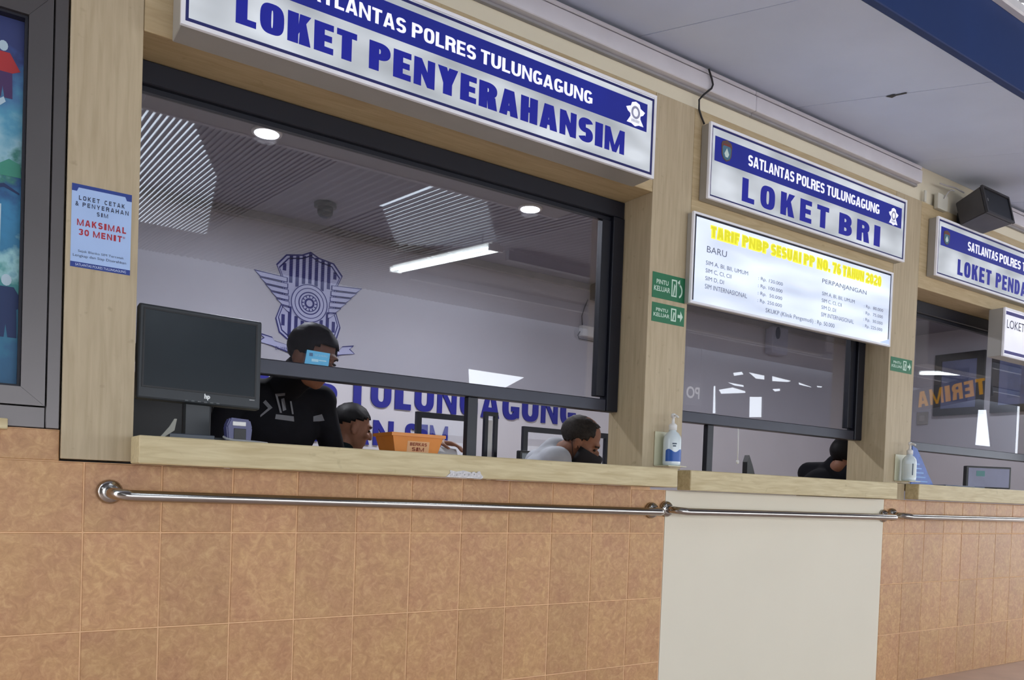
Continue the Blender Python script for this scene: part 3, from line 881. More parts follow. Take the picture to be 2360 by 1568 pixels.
def small_shield(parent, x0, x1, z0, z1, y):
    f = lambda p: (x0 + p[0] * (x1 - x0), z0 + p[1] * (z1 - z0))
    S = [(.5, 1), (.9, .9), (1, .78), (.96, .3), (.8, .1), (.5, 0), (.2, .1), (.04, .3), (0, .78), (.1, .9)]
    b = B(); prism(b, [f(p) for p in S], y - .0012, y); e = obj('region_shield', b, pm('shield_brown', (96, 74, 60), 0.5, emit=(60, 40, 30), es=.1), parent)
    b = B(); prism(b, [f((.5 + (p[0] - .5) * .8, .42 + (p[1] - .5) * .72)) for p in S], y - .0018, y - .0013); obj('shield_field', b, pm('shield_teal', (70, 110, 130), 0.5, emit=(40, 80, 100), es=.2), e)
    b = B(); prism(b, [f(p) for p in ((.5, .62), (.72, .35), (.6, .2), (.4, .2), (.28, .35))], y - .0024, y - .0019); obj('shield_device', b, pm('shield_pale', (190, 205, 200), 0.5, emit=(150, 170, 160), es=.3), e)
    b = B(); prism(b, [f(p) for p in ((.15, .72), (.85, .72), (.8, .8), (.2, .8))], y - .0024, y - .0019); obj('shield_band', b, pm('shield_red', (130, 60, 50), 0.5), e)


def sign_box(label, x0, x1, z0, z1, yf, yb, face=FACE_1, border=None, bw=0.009, name='lightbox_sign', lip=0.011):
    s = root(name, ((x0 + x1) / 2, yb, z0), label, 'sign')
    b = B(); box(b, x0 + .002, x1 - .002, yf + 0.012, yb, z0 + .002, z1 - .002, 0.002); obj('housing', b, SIGN_ALU, s)
    b = B(); frame_rect(b, x0, x1, z0, z1, lip, yf, yf + 0.0115); obj('rim', b, SIGN_LIP, s)
    b = B(); box(b, x0 + lip + .0005, x1 - lip - .0005, yf + 0.004, yf + 0.0115, z0 + lip + .0005, z1 - lip - .0005); obj('face_sheet', b, face, s)
    yp = yf + 0.004
    if border:
        b = B(); frame_rect(b, *border, bw, yp - .0008, yp - .0001); obj('border_line', b, NAVY, s)
    return s, yp


def banner(s, x0, x1, z0, z1, yp):
    b = B(); box(b, x0, x1, yp - .0008, yp - .0001, z0, z1); return obj('blue_banner', b, BANNER, s)


def words(s, lst, z0, z1, y, m, name, **kw):
    for w, x0, x1 in lst:
        b = B(); heavy(b, w, x0, x1, z0, z1, y, **kw); obj(name, b, m, s)


s1, yp = sign_box('widest backlit sign reading LOKET PENYERAHANSIM', 0.190, 1.926, 2.206, 2.524, -0.14, -0.021, border=(0.201, 1.915, 2.219, 2.509))
ban = banner(s1, 0.236, 1.881, 2.374, 2.479, yp)
yb_ = yp - .0009
words(s1, [('SATLANTAS', .500, .855), ('POLRES', .876, 1.112), ('TULUNGAGUNG', 1.131, 1.610)], 2.400, 2.445, yb_, WHITE_L, 'agency_lettering', stem=.31, bar=.17, gap=.14)
words(s1, [('LOKET', .334, .694), ('PENYERAHANSIM', .735, 1.772)], 2.259, 2.345, yp, LETTER, 'counter_lettering', stem=.46, bar=.21, gap=.15)
small_traffic_emblem(s1, 1.821, 2.426, .128, .128, yb_)
small_shield(s1, .262, .33, 2.380, 2.474, yb_)

s2, yp = sign_box('backlit sign reading LOKET BRI above the tariff board', 2.295, 3.758, 2.236, 2.554, -0.075, -0.021, border=(2.304, 3.748, 2.2455, 2.5435))
banner(s2, 2.328, 3.718, 2.401, 2.504, yp)
yb_ = yp - .0009
words(s2, [('SATLANTAS', 2.537, 2.850), ('POLRES', 2.868, 3.074), ('TULUNGAGUNG', 3.092, 3.520)], 2.431, 2.478, yb_, WHITE_L, 'agency_lettering', stem=.31, bar=.17, gap=.14)
words(s2, [('LOKET', 2.507, 3.117), ('BRI', 3.199, 3.537)], 2.272, 2.373, yp, LETTER, 'counter_lettering', stem=.40, bar=.21, gap=.42)
small_traffic_emblem(s2, 3.645, 2.447, .112, .122, yb_)
small_shield(s2, 2.366, 2.432, 2.412, 2.502, yb_)

s3, yp = sign_box('rightmost large backlit sign, cut off after LOKET PEND', 4.058, 5.72, 2.224, 2.540, -0.075, -0.021, border=(4.070, 5.708, 2.2345, 2.528))
banner(s3, 4.097, 5.68, 2.393, 2.494, yp)
yb_ = yp - .0009
words(s3, [('SATLANTAS', 4.376, 4.712), ('POLRES', 4.732, 4.986), ('TULUNGAGUNG', 5.01, 5.47)], 2.417, 2.467, yb_, WHITE_L, 'agency_lettering', stem=.31, bar=.17, gap=.14)
words(s3, [('LOKET', 4.281, 4.650), ('PENDAFTARAN', 4.703, 5.53)], 2.266, 2.351, yp, LETTER, 'counter_lettering', stem=.40, bar=.2, gap=.25)
small_traffic_emblem(s3, 5.60, 2.443, .112, .122, yb_)
small_shield(s3, 4.122, 4.186, 2.403, 2.482, yb_)

s4, yp = sign_box('small white lightbox with purple lines hanging below the rightmost sign', 4.741, 5.55, 1.868, 2.1505, -0.115, -0.0215, face=lit_face_mat('backlit_lilac_sheet', (222, 220, 236), .35, .6), name='lightbox_sign')
PURP = pm('sign_purple_line', (40, 30, 110), 0.5, emit=(30, 20, 110), es=.12)
for z0, z1 in ((2.112, 2.132), (1.886, 1.904)):
    b = B(); box(b, 4.756, 5.535, yp - .0008, yp - .0001, z0, z1); obj('border_line', b, PURP, s4)
b = B(); typeset(b, 'LOKET PENDAFTARAN', 4.775, 5.50, 2.035, 2.085, yp - .0006, 0.0); obj('counter_lettering', b, pm('dark_print', (52, 50, 70), 0.6), s4)['kind'] = 'stuff'
b = B(); heavy(b, 'SIM', 5.02, 5.26, 1.94, 1.995, yp, stem=.22, bar=.16, gap=.4)
obj('counter_lettering', b, MATS['dark_print'], s4)

# tariff board
tb, yp = sign_box('bright backlit tariff board with yellow heading TARIF PNBP', 2.233, 3.690, 1.792, 2.172, -0.06, -0.021, face=FACE_2, name='tariff_board', lip=0.009)
BLKL = pm('tariff_black_line', (22, 24, 40), 0.5)
b = B()
for q in ((2.245, 2.253, 1.806, 2.163), (3.670, 3.677, 1.822, 2.163), (2.2535, 3.6695, 2.1545, 2.163)):
    box(b, q[0], q[1], yp - .0008, yp - .0001, q[2], q[3])
obj('border_line', b, BLKL, tb)
YEL = pm('tariff_yellow', (242, 224, 40), 0.5, emit=(240, 220, 20), es=0.55)
HW = [('TARIF', 2.342, 2.518), ('PNBP', 2.540, 2.712), ('SESUAI', 2.732, 2.945), ('PP', 2.966, 3.045), ('NO.', 3.066, 3.165), ('76', 3.185, 3.250), ('TAHUN', 3.268, 3.440), ('2020', 3.458, 3.588)]
YHALO = pm('tariff_yellow_halo', (240, 230, 70), 0.5, emit=(245, 234, 70), es=0.6)
YCORE = pm('tariff_yellow_core', (216, 212, 36), 0.5, emit=(222, 218, 30), es=.45)
for w_h, xa, xb in HW:
    b = B(); heavy(b, w_h, xa - .004, xb + .004, 2.081, 2.137, yp, stem=.62, bar=.32, gap=.02, th=.0007); hl = obj('heading_halo', b, YHALO, tb)
    b = B(); heavy(b, w_h, xa, xb, 2.086, 2.132, yp - .0011, stem=.40, bar=.24, gap=.13, th=.0007); obj('heading_lettering', b, YCORE, tb)
GREY = pm('tariff_grey_print', (92, 96, 112), 0.6, emit=(110, 115, 140), es=.22)
b = B()
typeset(b, 'BARU', 2.322, 2.445, 2.018, 2.045, yp - .0006, 0.0)
obj('column_heading', b, GREY, tb); b = B()
typeset(b, 'PERPANJANGAN', 3.110, 3.468, 2.017, 2.044, yp - .0006, 0.0)
obj('column_heading', b, GREY, tb)
rows = ['SIM A, BI, BII, UMUM', 'SIM C, CI, CII', 'SIM D, DI', 'SIM INTERNASIONAL']
va_ = ['Rp. 120.000', 'Rp. 100.000', 'Rp.  50.000', 'Rp. 250.000']; vb2 = ['Rp.  80.000', 'Rp.  75.000', 'Rp.  30.000', 'Rp. 225.000']
wl_ = [.266, .16, .115, .266]
for k in range(4):
    zt = 1.983 - .0327 * k; zv = 1.975 - .0327 * k
    b = B(); typeset(b, rows[k], 2.319, 2.319 + wl_[k], zt - .020, zt, yp - .0006, 0.0); obj('tariff_lettering', b, GREY, tb)['kind'] = 'stuff'
    b = B(); typeset(b, ': ' + va_[k], 2.655, 2.823, zv - .020, zv, yp - .0006, 0.0); obj('tariff_lettering', b, GREY, tb)['kind'] = 'stuff'
    b = B(); typeset(b, rows[k], 3.113, 3.113 + wl_[k] * .98, zt - .020, zt, yp - .0006, 0.0); obj('tariff_lettering', b, GREY, tb)['kind'] = 'stuff'
    b = B(); typeset(b, ': ' + vb2[k], 3.452, 3.618, zv - .020, zv, yp - .0006, 0.0); obj('tariff_lettering', b, GREY, tb)['kind'] = 'stuff'
b = B(); typeset(b, 'SKUKP (Klinik Pengemudi) : Rp. 50.000', 2.713, 3.220, 1.818, 1.843, yp - .0006, 0.0)
obj('tariff_lettering', b, GREY, tb)['kind'] = 'stuff'
b = B(); prism(b, [(3.60, 1.806), (3.679, 1.83), (3.679, 1.8035), (3.60, 1.8035)], yp - .004, yp - .0008); obj('peeling_corner', b, pm('pale_film', (200, 215, 240), 0.4, emit=(180, 200, 240), es=.4), tb)

# ------------------------------------------------------------------ notices and stickers


def sheet(name, x0, x1, z0, z1, y, m, label, cat, th=0.0012):
    s = root(name, ((x0 + x1) / 2, y, z0), label, cat)
    b = B(); box(b, x0, x1, y - th, y - .0003, z0, z1); obj('sheet', b, m, s)
    return s, y - th


nt, y = sheet('notice', -0.048, 0.0985, 1.5365, 1.757, -0.0202, pm('pale_blue_paper', (168, 196, 240), 0.5, var=0.03), 'pale blue notice MAKSIMAL 30 MENIT taped to the left wood pillar', 'notice')
NB = pm('notice_blue', (24, 56, 140), 0.5); ND = pm('notice_dark_print', (40, 48, 80), 0.6); NR = pm('notice_red_print', (170, 30, 50), 0.6); NW = pm('notice_white_print', (205, 220, 250), 0.6)
b = B(); prism(b, [(-.048, 1.757), (-.048, 1.738), (-.036, 1.738), (-.032, 1.748), (.082, 1.748), (.086, 1.738), (.0985, 1.738), (.0985, 1.757)], y - .0004, y); obj('top_band', b, NB, nt)
b = B(); box(b, -.048, .0985, y - .0004, y, 1.5365, 1.5505); obj('bottom_band', b, NB, nt)
b = B(); kw = dict(stem=.24, bar=.2, gap=.5, th=.0004); heavy(b, 'LOKET', -.031, .019, 1.716, 1.7275, y, **kw); heavy(b, 'CETAK', .031, .081, 1.716, 1.7275, y, **kw); typeset(b, '&', -.039, -.031, 1.699, 1.711, y - .0005, .01); heavy(b, 'PENYERAHAN', -.022, .091, 1.699, 1.7105, y, **kw); heavy(b, 'SIM', .013, .040, 1.681, 1.692, y, **kw); obj('heading_lettering', b, ND, nt)
b = B(); kw = dict(stem=.3, bar=.22, gap=.32, th=.0004); heavy(b, 'MAKSIMAL', -.034, .086, 1.648, 1.665, y, **kw); heavy(b, '30', -.030, -.005, 1.623, 1.6395, y, **kw); heavy(b, 'MENIT', .005, .076, 1.623, 1.6395, y, **kw); typeset(b, '*', .078, .084, 1.633, 1.640, y - .0005, .0); obj('red_lettering', b, NR, nt)
b = B(); typeset(b, 'Sejak Blanko SIM Tercetak', -.03, .082, 1.5755, 1.5835, y - .0005); typeset(b, 'Lengkap dan Siap Diserahkan', -.042, .088, 1.5625, 1.5715, y - .0005); obj('small_print', b, ND, nt)
b = B(); typeset(b, 'SATLANTAS POLRES TULUNGAGUNG', -.036, .088, 1.5405, 1.547, y - .0006, .0); obj('band_lettering', b, NW, nt)

SG = pm('green_sticker', (30, 112, 74), 0.45, var=0.08); SW = pm('sticker_white_print', (200, 226, 210), 0.5)


def arrow(b, x0, x1, zc, h, y):
    prism(b, [(x0, zc - h * .12), ((x0 + x1) / 2, zc - h * .12), ((x0 + x1) / 2, zc - h * .42), (x1, zc), ((x0 + x1) / 2, zc + h * .42), ((x0 + x1) / 2, zc + h * .12), (x0, zc + h * .12)], y - .0005, y)


def sticker(x0, x1, z0, z1, l1, l2, label, curl=False):
    s, y = sheet('direction_sticker', x0, x1, z0, z1, -0.0202, SG, label, 'sticker')
    w, h = x1 - x0, z1 - z0
    b = B(); typeset(b, l1, x0 + .12 * w, x0 + .48 * w, z0 + .56 * h, z0 + .74 * h, y - .0005, .02); typeset(b, l2, x0 + .05 * w, x0 + .54 * w, z0 + .28 * h, z0 + .48 * h, y - .0005, .02); obj('sticker_lettering', b, SW, s)
    b = B(); frame_rect(b, x0 + .58 * w, x0 + .74 * w, z0 + .18 * h, z0 + .86 * h, .03 * w, y - .0005, y)
    prism(b, [(x0 + .63 * w, z0 + .26 * h), (x0 + .66 * w, z0 + .24 * h), (x0 + .70 * w, z0 + .62 * h), (x0 + .66 * w, z0 + .7 * h)], y - .0005, y); obj('door_symbol', b, SW, s)
    b = B()
    if curl:
        strip(b, circ(x0 + .78 * w, z0 + .45 * h, .14 * w, .30 * h, 12, -70, 80), circ(x0 + .78 * w, z0 + .45 * h, .105 * w, .22 * h, 12, -70, 80), y - .0005, y, False)
        prism(b, [(x0 + .76 * w, z0 + .78 * h), (x0 + .83 * w, z0 + .9 * h), (x0 + .84 * w, z0 + .62 * h)], y - .0005, y)
    else:
        arrow(b, x0 + .79 * w, x0 + .95 * w, z0 + .5 * h, h * .7, y)
    obj('arrow_symbol', b, SW, s)


sticker(2.051, 2.238, 1.793, 1.897, 'PINTU', 'KELUAR', 'upper green sticker with a curved arrow on the middle pillar', True)
sticker(2.054, 2.240, 1.696, 1.774, 'PINTU', 'KELUAR', 'lower green sticker with straight arrow on the middle pillar')
sticker(3.763, 3.962, 1.683, 1.757, 'PINTU', 'KELUAR', 'lone green sticker with straight arrow on the right pillar')

# ------------------------------------------------------------------ handrails
RY, RZc, RR = -0.09, 0.920, 0.0158


def handrail(x0, x1, zl, zr, label, flanges=None):
    h = root('handrail', ((x0 + x1) / 2, RY, zl - RR), label, 'handrail', 'steel handrails along the tiled wall')
    pts = [(x0, -0.006, zl + .008)]
    for k in range(7):
        a = math.pi / 2 * k / 6
        pts.append((x0 + .04 * (1 - math.cos(a)), RY + .05 - .05 * math.sin(a) - .0, zl + .006 - .006 * k / 6))
    m = 12
    for k in range(1, m):
        pts.append((x0 + .04 + (x1 - x0 - .08) * k / m, RY, zl + (zr - zl) * k / m))
    for k in range(7):
        a = math.pi / 2 * (1 - k / 6)
        pts.append((x1 - .04 * (1 - math.cos(a)), RY + .05 - .05 * math.sin(a), zr + .003 * k / 6))
    pts.append((x1, -0.006, zr + .004))
    b = B(); tube(b, pts, RR, 16); obj('rail', b, STEEL, h, True)
    for x, z in ((x0, zl + .008), (x1, zr + .004)):
        b = B(); M = Matrix.Translation((x, -0.0145, z)) @ Matrix.Rotation(math.pi / 2, 4, 'X')
        lathe(b, [(.034, -.012), (.034, -.006), (.029, .004), (.019, .008)], (0, 0, 0), 24, M); obj('flange', b, STEEL, h, True)
    return h


handrail(0.064, 2.112, 0.928, 0.914, 'longest chrome handrail below the widest counter')
handrail(2.196, 3.786, 0.917, 0.912, 'chrome handrail crossing the cream panel')
handrail(3.868, 6.3, 0.916, 0.911, 'chrome handrail at the far right')

# torn tape on the long ledge, ceiling cable cover, dangling wire
b = B()
o_ = [(1.045, 1.0165), (1.062, 1.030), (1.060, 1.040), (1.085, 1.036), (1.112, 1.041), (1.15, 1.034), (1.176, 1.036), (1.19, 1.022), (1.184, 1.0155)]
prism(b, o_, -0.1535, -0.1505)
for k in range(9):
    x = 1.07 + k * .012 + random.uniform(-.004, .004); z = 1.02 + random.uniform(0, .012)
    prism(b, [(x, z), (x + .014, z + .003), (x + .010, z + .009), (x + .001, z + .007)], -0.1555 - random.uniform(0, .002), -0.1534)
o = obj('torn_tape', b, pm('torn_white_tape', (206, 204, 206), 0.6, var=0.18, scale=120)); tag(o, 'crumpled remains of white tape on the longest ledge front', 'tape'); o['kind'] = 'stuff'

PVC = pm('white_cable_cover', (214, 212, 218), 0.5, var=0.04)


def trunking(x0, x1, label):
    t = root('cable_cover', ((x0 + x1) / 2, -0.03, 2.69), label, 'cable cover')
    b = B(); box(b, x0, x1, -0.050, -0.0055, 2.692, 2.757, 0.003); obj('cover', b, PVC, t)
    b = B(); box(b, x0, x1, -0.046, -0.0055, 2.764, 2.781, 0.003); obj('upper_strip', b, PVC, t)
    b = B(); box(b, x0, x1, -0.035, -0.0055, 2.7575, 2.7635); obj('dark_gap', b, GASKET, t)
    b = B(); box(b, x0, x1, -0.024, -0.0055, 2.680, 2.6915, 0.002); obj('lower_lip', b, pm('grey_plastic_lip', (150, 148, 150), 0.6), t)


trunking(-1.5, 2.6, 'long white plastic cable cover under the awning ceiling above the widest sign')
trunking(2.602, 3.93, 'white plastic cable cover under the ceiling left of the loudspeaker')
trunking(4.62, 6.5, 'white plastic cable cover right of the loudspeaker')
b = B(); tube(b, [(2.284, -.060, 2.772), (2.291, -.060, 2.76), (2.304, -.061, 2.735), (2.312, -.061, 2.715), (2.306, -.060, 2.698), (2.276, -.045, 2.668), (2.266, -.03, 2.65), (2.268, -.03, 2.61), (2.285, -.028, 2.585), (2.303, -.03, 2.558)], 0.0042, 6)
tag(obj('dangling_wire', b, pm('black_wire', (28, 28, 30), 0.6), smooth=True), 'thin black wire hanging down to the LOKET BRI sign', 'wire')
JB = pm('cream_junction_box', (206, 204, 190), 0.5)
for k, (x, z, w, h) in enumerate(((3.995, 2.615, .02, .062), (4.10, 2.60, .10, .085))):
    b = B(); box(b, x, x + w, -0.045 if k else -0.03, -0.021 if k == 9 else -0.0205, z, z + h, 0.004, seg=2)
    tag(obj('junction_box', b, JB), ['narrow cream cable box on the wall near the loudspeaker', 'square cream junction box beside the loudspeaker'][k], 'junction box')

# loudspeaker under the awning
sp_ = root('loudspeaker', (4.395, -0.12, 2.53), 'black loudspeaker fixed to the wall above the rightmost sign', 'loudspeaker')
SM = Matrix.Translation((4.395, -0.135, 2.615)) @ Matrix.Rotation(math.radians(-14), 4, 'X')
b = B(); tap = [(-.145, -.075), (.145, -.075), (.145, .08), (-.145, .08)]
fr = [b.verts.new(SM @ Vector((p[0], -.075, p[1]))) for p in tap]; bk = [b.verts.new(SM @ Vector((p[0] * .84, .075, p[1] * .86))) for p in tap]
b.faces.new(fr); b.faces.new(bk[::-1])
for i in range(4): b.faces.new((fr[i], bk[i], bk[(i + 1) % 4], fr[(i + 1) % 4]))
bmesh.ops.bevel(b, geom=list(b.edges), offset=0.004, segments=2, affect='EDGES')
obj('cabinet', b, pm('grey_black_speaker_case', (70, 68, 70), 0.5, var=0.15), sp_)
b = B(); box(b, -.134, .134, -.083, -.0755, -.064, .069, 0.004, SM); obj('grille', b, pm('dark_speaker_grille', (12, 20, 32), 0.55), sp_)
b = B(); frame_rect(b, -.147, .147, -.077, .082, .012, -.088, -.0755)
for v in b.verts: v.co = SM @ v.co
obj('grille_frame', b, pm('speaker_edge', (54, 54, 58), 0.5), sp_)
b = B(); box(b, -.112, -.106, -.0845, -.0832, -.002, .014, 0, SM); obj('badge', b, pm('grey_badge', (150, 150, 150), 0.4), sp_)
b = B(); box(b, 4.34, 4.45, -0.062, -0.021, 2.54, 2.63, 0.002); tube(b, [(4.39, -.05, 2.62), (4.39, -.08, 2.66), (4.36, -.05, 2.70)], .008, 8); obj('wall_bracket', b, pm('speaker_bracket', (60, 60, 62), 0.5, 0.3), sp_)
b = B(); tube(b, [(4.15, -.05, 2.66), (4.17, -.06, 2.695), (4.2, -.06, 2.715), (4.24, -.055, 2.72)], .0035, 6); tube(b, [(4.1, -.05, 2.73), (4.16, -.058, 2.728), (4.24, -.06, 2.735), (4.33, -.06, 2.73)], .004, 6)
obj('speaker_cable', b, pm('pale_cable', (196, 194, 194), 0.5), sp_, True)


# ------------------------------------------------------------------ hand gel bottles
def gel_bottle(cx_, cy_, z0, s, label, lab_rgb, group_label_half):
    g = root('gel_bottle', (cx_, cy_, z0), label, 'bottle')
    b = B(); lathe(b, [(.030, 0), (.034, .004), (.035, .012), (.035, .098), (.033, .112), (.024, .126), (.015, .133), (.013, .140)], (0, 0, 0), 24, Matrix.Translation((cx_, cy_, z0)) @ Matrix.Scale(s, 4)); obj('bottle_body', b, pm('clear_gel_plastic', (214, 226, 230), 0.25, var=0.03, coat=0.3), g, True)
    b = B(); lathe(b, [(.016, .138), (.016, .158), (.012, .162), (.006, .166), (.005, .186), (.009, .188), (.010, .198), (.006, .203)], (0, 0, 0), 18, Matrix.Translation((cx_, cy_, z0)) @ Matrix.Scale(s, 4)); ph = obj('pump', b, WHITE_P, g, True)
    b = B(); M = Matrix.Translation((cx_, cy_, z0)) @ Matrix.Scale(s, 4)
    tube(b, [M @ Vector((0, 0, .194)), M @ Vector((-.006, -.022, .193)), M @ Vector((-.008, -.034, .186))], .0042 * s, 8); obj('nozzle', b, WHITE_P, ph, True)
    # printed label wrapped on the outer half
    b = B()
    rr = .0354 * s
    n = 16
    for z_a, z_b in ((.016, .058),):
        ring = []
        for k in range(n + 1):
            a = math.radians(195 + (345 - 195) * k / n) - math.radians(12)
            zt_ = z_b + (0.006 * math.sin(k * .7) if group_label_half else .03)
            ring.append((b.verts.new((cx_ + rr * math.cos(a), cy_ + rr * math.sin(a), z0 + z_a * s)), b.verts.new((cx_ + rr * math.cos(a), cy_ + rr * math.sin(a), z0 + zt_ * s))))
        for k in range(n): b.faces.new((ring[k][0], ring[k + 1][0], ring[k + 1][1], ring[k][1]))
    obj('label_band', b, pm('bottle_label_' + str(lab_rgb[2]), lab_rgb, 0.4), g, True)
    b = B()
    for zz, hw in ((.082, 14), (.073, 10)) if group_label_half else ((.06, 5),):
        ring = []
        for k in range(5):
            a = math.radians(262 - hw + 2 * hw * k / 4) - math.radians(22)
            ring.append((b.verts.new((cx_ + rr * 1.01 * math.cos(a), cy_ + rr * 1.01 * math.sin(a), z0 + (zz if group_label_half else .03) * s)), b.verts.new((cx_ + rr * 1.01 * math.cos(a), cy_ + rr * 1.01 * math.sin(a), z0 + (zz + (.005 if group_label_half else .03)) * s))))
        for k in range(4): b.faces.new((ring[k][0], ring[k + 1][0], ring[k + 1][1], ring[k][1]))
    obj('label_print', b, pm('bottle_print', (50, 70, 90), 0.5), g, True)
    return g


gel_bottle(2.150, -0.072, 1.1055, 1.06, 'hand gel pump bottle with deep blue label on the middle pillar', (24, 84, 168), True)
gel_bottle(3.895, -0.072, 1.106, 1.02, 'clear hand gel pump bottle on the right pillar', (206, 216, 214), False)


def holder(xc, z0, label):
    b = B()
    box(b, xc - .058, xc + .045, -0.026, -0.0215, z0 + .004, z0 + .145, 0.001)
    box(b, xc - .058, xc + .045, -0.110, -0.0262, z0, z0 + .0038, 0.001)
    o = obj('bottle_holder', b, pm('cloudy_acrylic', (206, 204, 176), 0.25, var=0.03))
    tag(o, label, 'bottle holder')


holder(2.155, 1.1015, 'cloudy acrylic holder screwed to the middle pillar under its gel bottle')
holder(3.90, 1.102, 'cloudy acrylic holder under the clear gel bottle of the right pillar')

# ------------------------------------------------------------------ office wall: emblem, lettering, fittings
YW = 3.0
EN = pm('emblem_navy', (22, 24, 110), 0.5); EP = pm('emblem_pale', (188, 190, 222), 0.5, var=0.05)
em = root('wall_emblem', (1.685, YW, 1.90), 'large navy traffic police emblem with wings and striped shield on the office wall', 'emblem')
ex, ez = 1.685, 2.213
f = lambda p: (ex + p[0], ez + p[1])
b = B(); prism(b, [f(p) for p in SHIELD], YW - .004, YW - .0005); sh = obj('shield', b, EP, em)
b = B(); strip(b, [f(p) for p in SHIELD], [f((p[0] * .965, p[1] * .97)) for p in SHIELD], YW - .0055, YW - .0041); strip(b, [f((p[0] * .92, p[1] * .93)) for p in SHIELD], [f((p[0] * .89, p[1] * .905)) for p in SHIELD], YW - .0055, YW - .0041); obj('shield_outline', b, EN, sh)


def halfw(v):
    P = [p for p in SHIELD if p[0] >= 0]; P = sorted(P, key=lambda p: -p[1])
    for (a, z1), (c, z2) in zip(P[:-1], P[1:]):
        if z2 <= v <= z1: return (a + (c - a) * (z1 - v) / max(1e-6, z1 - z2)) * .87
    return 0


for k in range(-4, 5):
    u = k * .0447; hw = .0115
    vs = [i * .005 for i in range(-64, 72)]
    ok = [v for v in vs if halfw(v) > abs(u) + hw and u * u + v * v > .132 ** 2 and not (abs(u) > .12 and -.04 < v < .12)]
    runs = []
    for v in ok:
        if runs and v - runs[-1][1] < .0061: runs[-1][1] = v
        else: runs.append([v, v])
    for a, c in runs:
        if c - a > .015:
            b = B(); prism(b, [f((u - hw, a)), f((u + hw, a)), f((u + hw, c)), f((u - hw, c))], YW - .0055, YW - .0041); obj('shield_stripe', b, EN, sh)
for s in (-1, 1):
    b = B(); bo = B()
    for k in range(6):
        t = k / 5
        tip = (.384 - .19 * t, .165 - .205 * t); r0 = (.135 + .02 * (1 - t), .15 - .20 * t); h0 = .034
        dirn = (tip[1] - r0[1]) / (tip[0] - r0[0])
        pts = [(r0[0], r0[1]), (r0[0], r0[1] - h0), (tip[0] - .04, tip[1] - h0 - .004), (tip[0], tip[1])]
        pts = [(s * x, z) for x, z in pts]
        cxm = sum(p[0] for p in pts) / 4; czm = sum(p[1] for p in pts) / 4
        prism(b, [f(p) for p in pts], YW - .0068 - .0002 * k, YW - .0056)
        strip(bo, [f(p) for p in pts], [f((cxm + (p[0] - cxm) * .93, czm + (p[1] - czm) * .74)) for p in pts], YW - .0082 - .0002 * k, YW - .0069 - .0002 * k)
    w_ = obj('wing', b, EP, em); obj('wing_outline', bo, EN, w_)
b = B(); prism(b, [f(p) for p in circ(0, 0, .132, n=40)], YW - .0095, YW - .0083); wh = obj('wheel', b, EP, em)
for r1, r2 in ((.130, .124), (.104, .099), (.078, .070), (.058, .052), (.036, .022), (.010, .0)):
    b = B()
    if r2: strip(b, [f(p) for p in circ(0, 0, r1, n=40)], [f(p) for p in circ(0, 0, r2, n=40)], YW - .0105, YW - .0096)
    else: prism(b, [f(p) for p in circ(0, 0, r1, n=16)], YW - .0105, YW - .0096)
    obj('wheel_ring', b, EN if r2 else EP, wh)
b = B()
for k in range(12):
    a = math.radians(k * 30); ca, sa = math.cos(a), math.sin(a)
    prism(b, [f((.040 * ca - .004 * sa, .040 * sa + .004 * ca)), f((.040 * ca + .004 * sa, .040 * sa - .004 * ca)), f((.052 * ca + .004 * sa, .052 * sa - .004 * ca)), f((.052 * ca - .004 * sa, .052 * sa + .004 * ca))], YW - .0105, YW - .0096)
obj('wheel_spokes', b, EN, wh)
RIB = [(-.335, -.245), (-.25, -.262), (-.235, -.285), (-.1, -.31), (0, -.315), (.1, -.31), (.235, -.285), (.25, -.262), (.335, -.245), (.305, -.272), (.345, -.305), (.25, -.322), (.1, -.365), (0, -.372), (-.1, -.365), (-.25, -.322), (-.345, -.305), (-.305, -.272)]
b = B(); prism(b, [f(p) for p in RIB], YW - .0068, YW - .0056); rb = obj('ribbon', b, EP, em)
b = B(); strip(b, [f(p) for p in RIB], [f((p[0] * .985, -.305 + (p[1] + .305) * .84)) for p in RIB], YW - .008, YW - .0069); obj('ribbon_outline', b, EN, rb)
b = B(); typeset(b, 'DHARMAKERTA MARGA RAKSYATAMA', ex - .225, ex + .225, ez - .345, ez - .32, YW - .0082); obj('ribbon_lettering', b, EN, rb)

BL = pm('wall_letter_blue', (14, 18, 130), 0.5)
wt = root('wall_lettering', (2.0, YW, 1.27), 'large blue raised wall letters ending TULUNGAGUNG and SIM behind the counter', 'lettering')
LM = {}


def letters(word, x0, x1, z0, z1):
    gap = .2
    tot = sum(WID.get(c, 1.0) for c in word) + gap * (len(word) - 1); u = (x1 - x0) / tot; x = x0
    for c in word:
        w = WID.get(c, 1.0) * u
        b = B(); heavy(b, c, x, x + w, z0, z1, YW - .0008, stem=.34 * (1.0 if c != 'I' else 1) / max(.01, WID.get(c, 1.0)), bar=.2, th=.012)
        obj('letter', b, BL, wt)
        x += w + gap * u


letters('SATLANTAS', -0.95, .55, 1.555, 1.76)
letters('POLRES', .78, 1.905, 1.553, 1.76)
letters('TULUNGAGUNG', 1.985, 4.04, 1.545, 1.76)
letters('PELAYANAN', .72, 2.350, 1.27, 1.452)
letters('SIM', 2.447, 2.806, 1.26, 1.449)


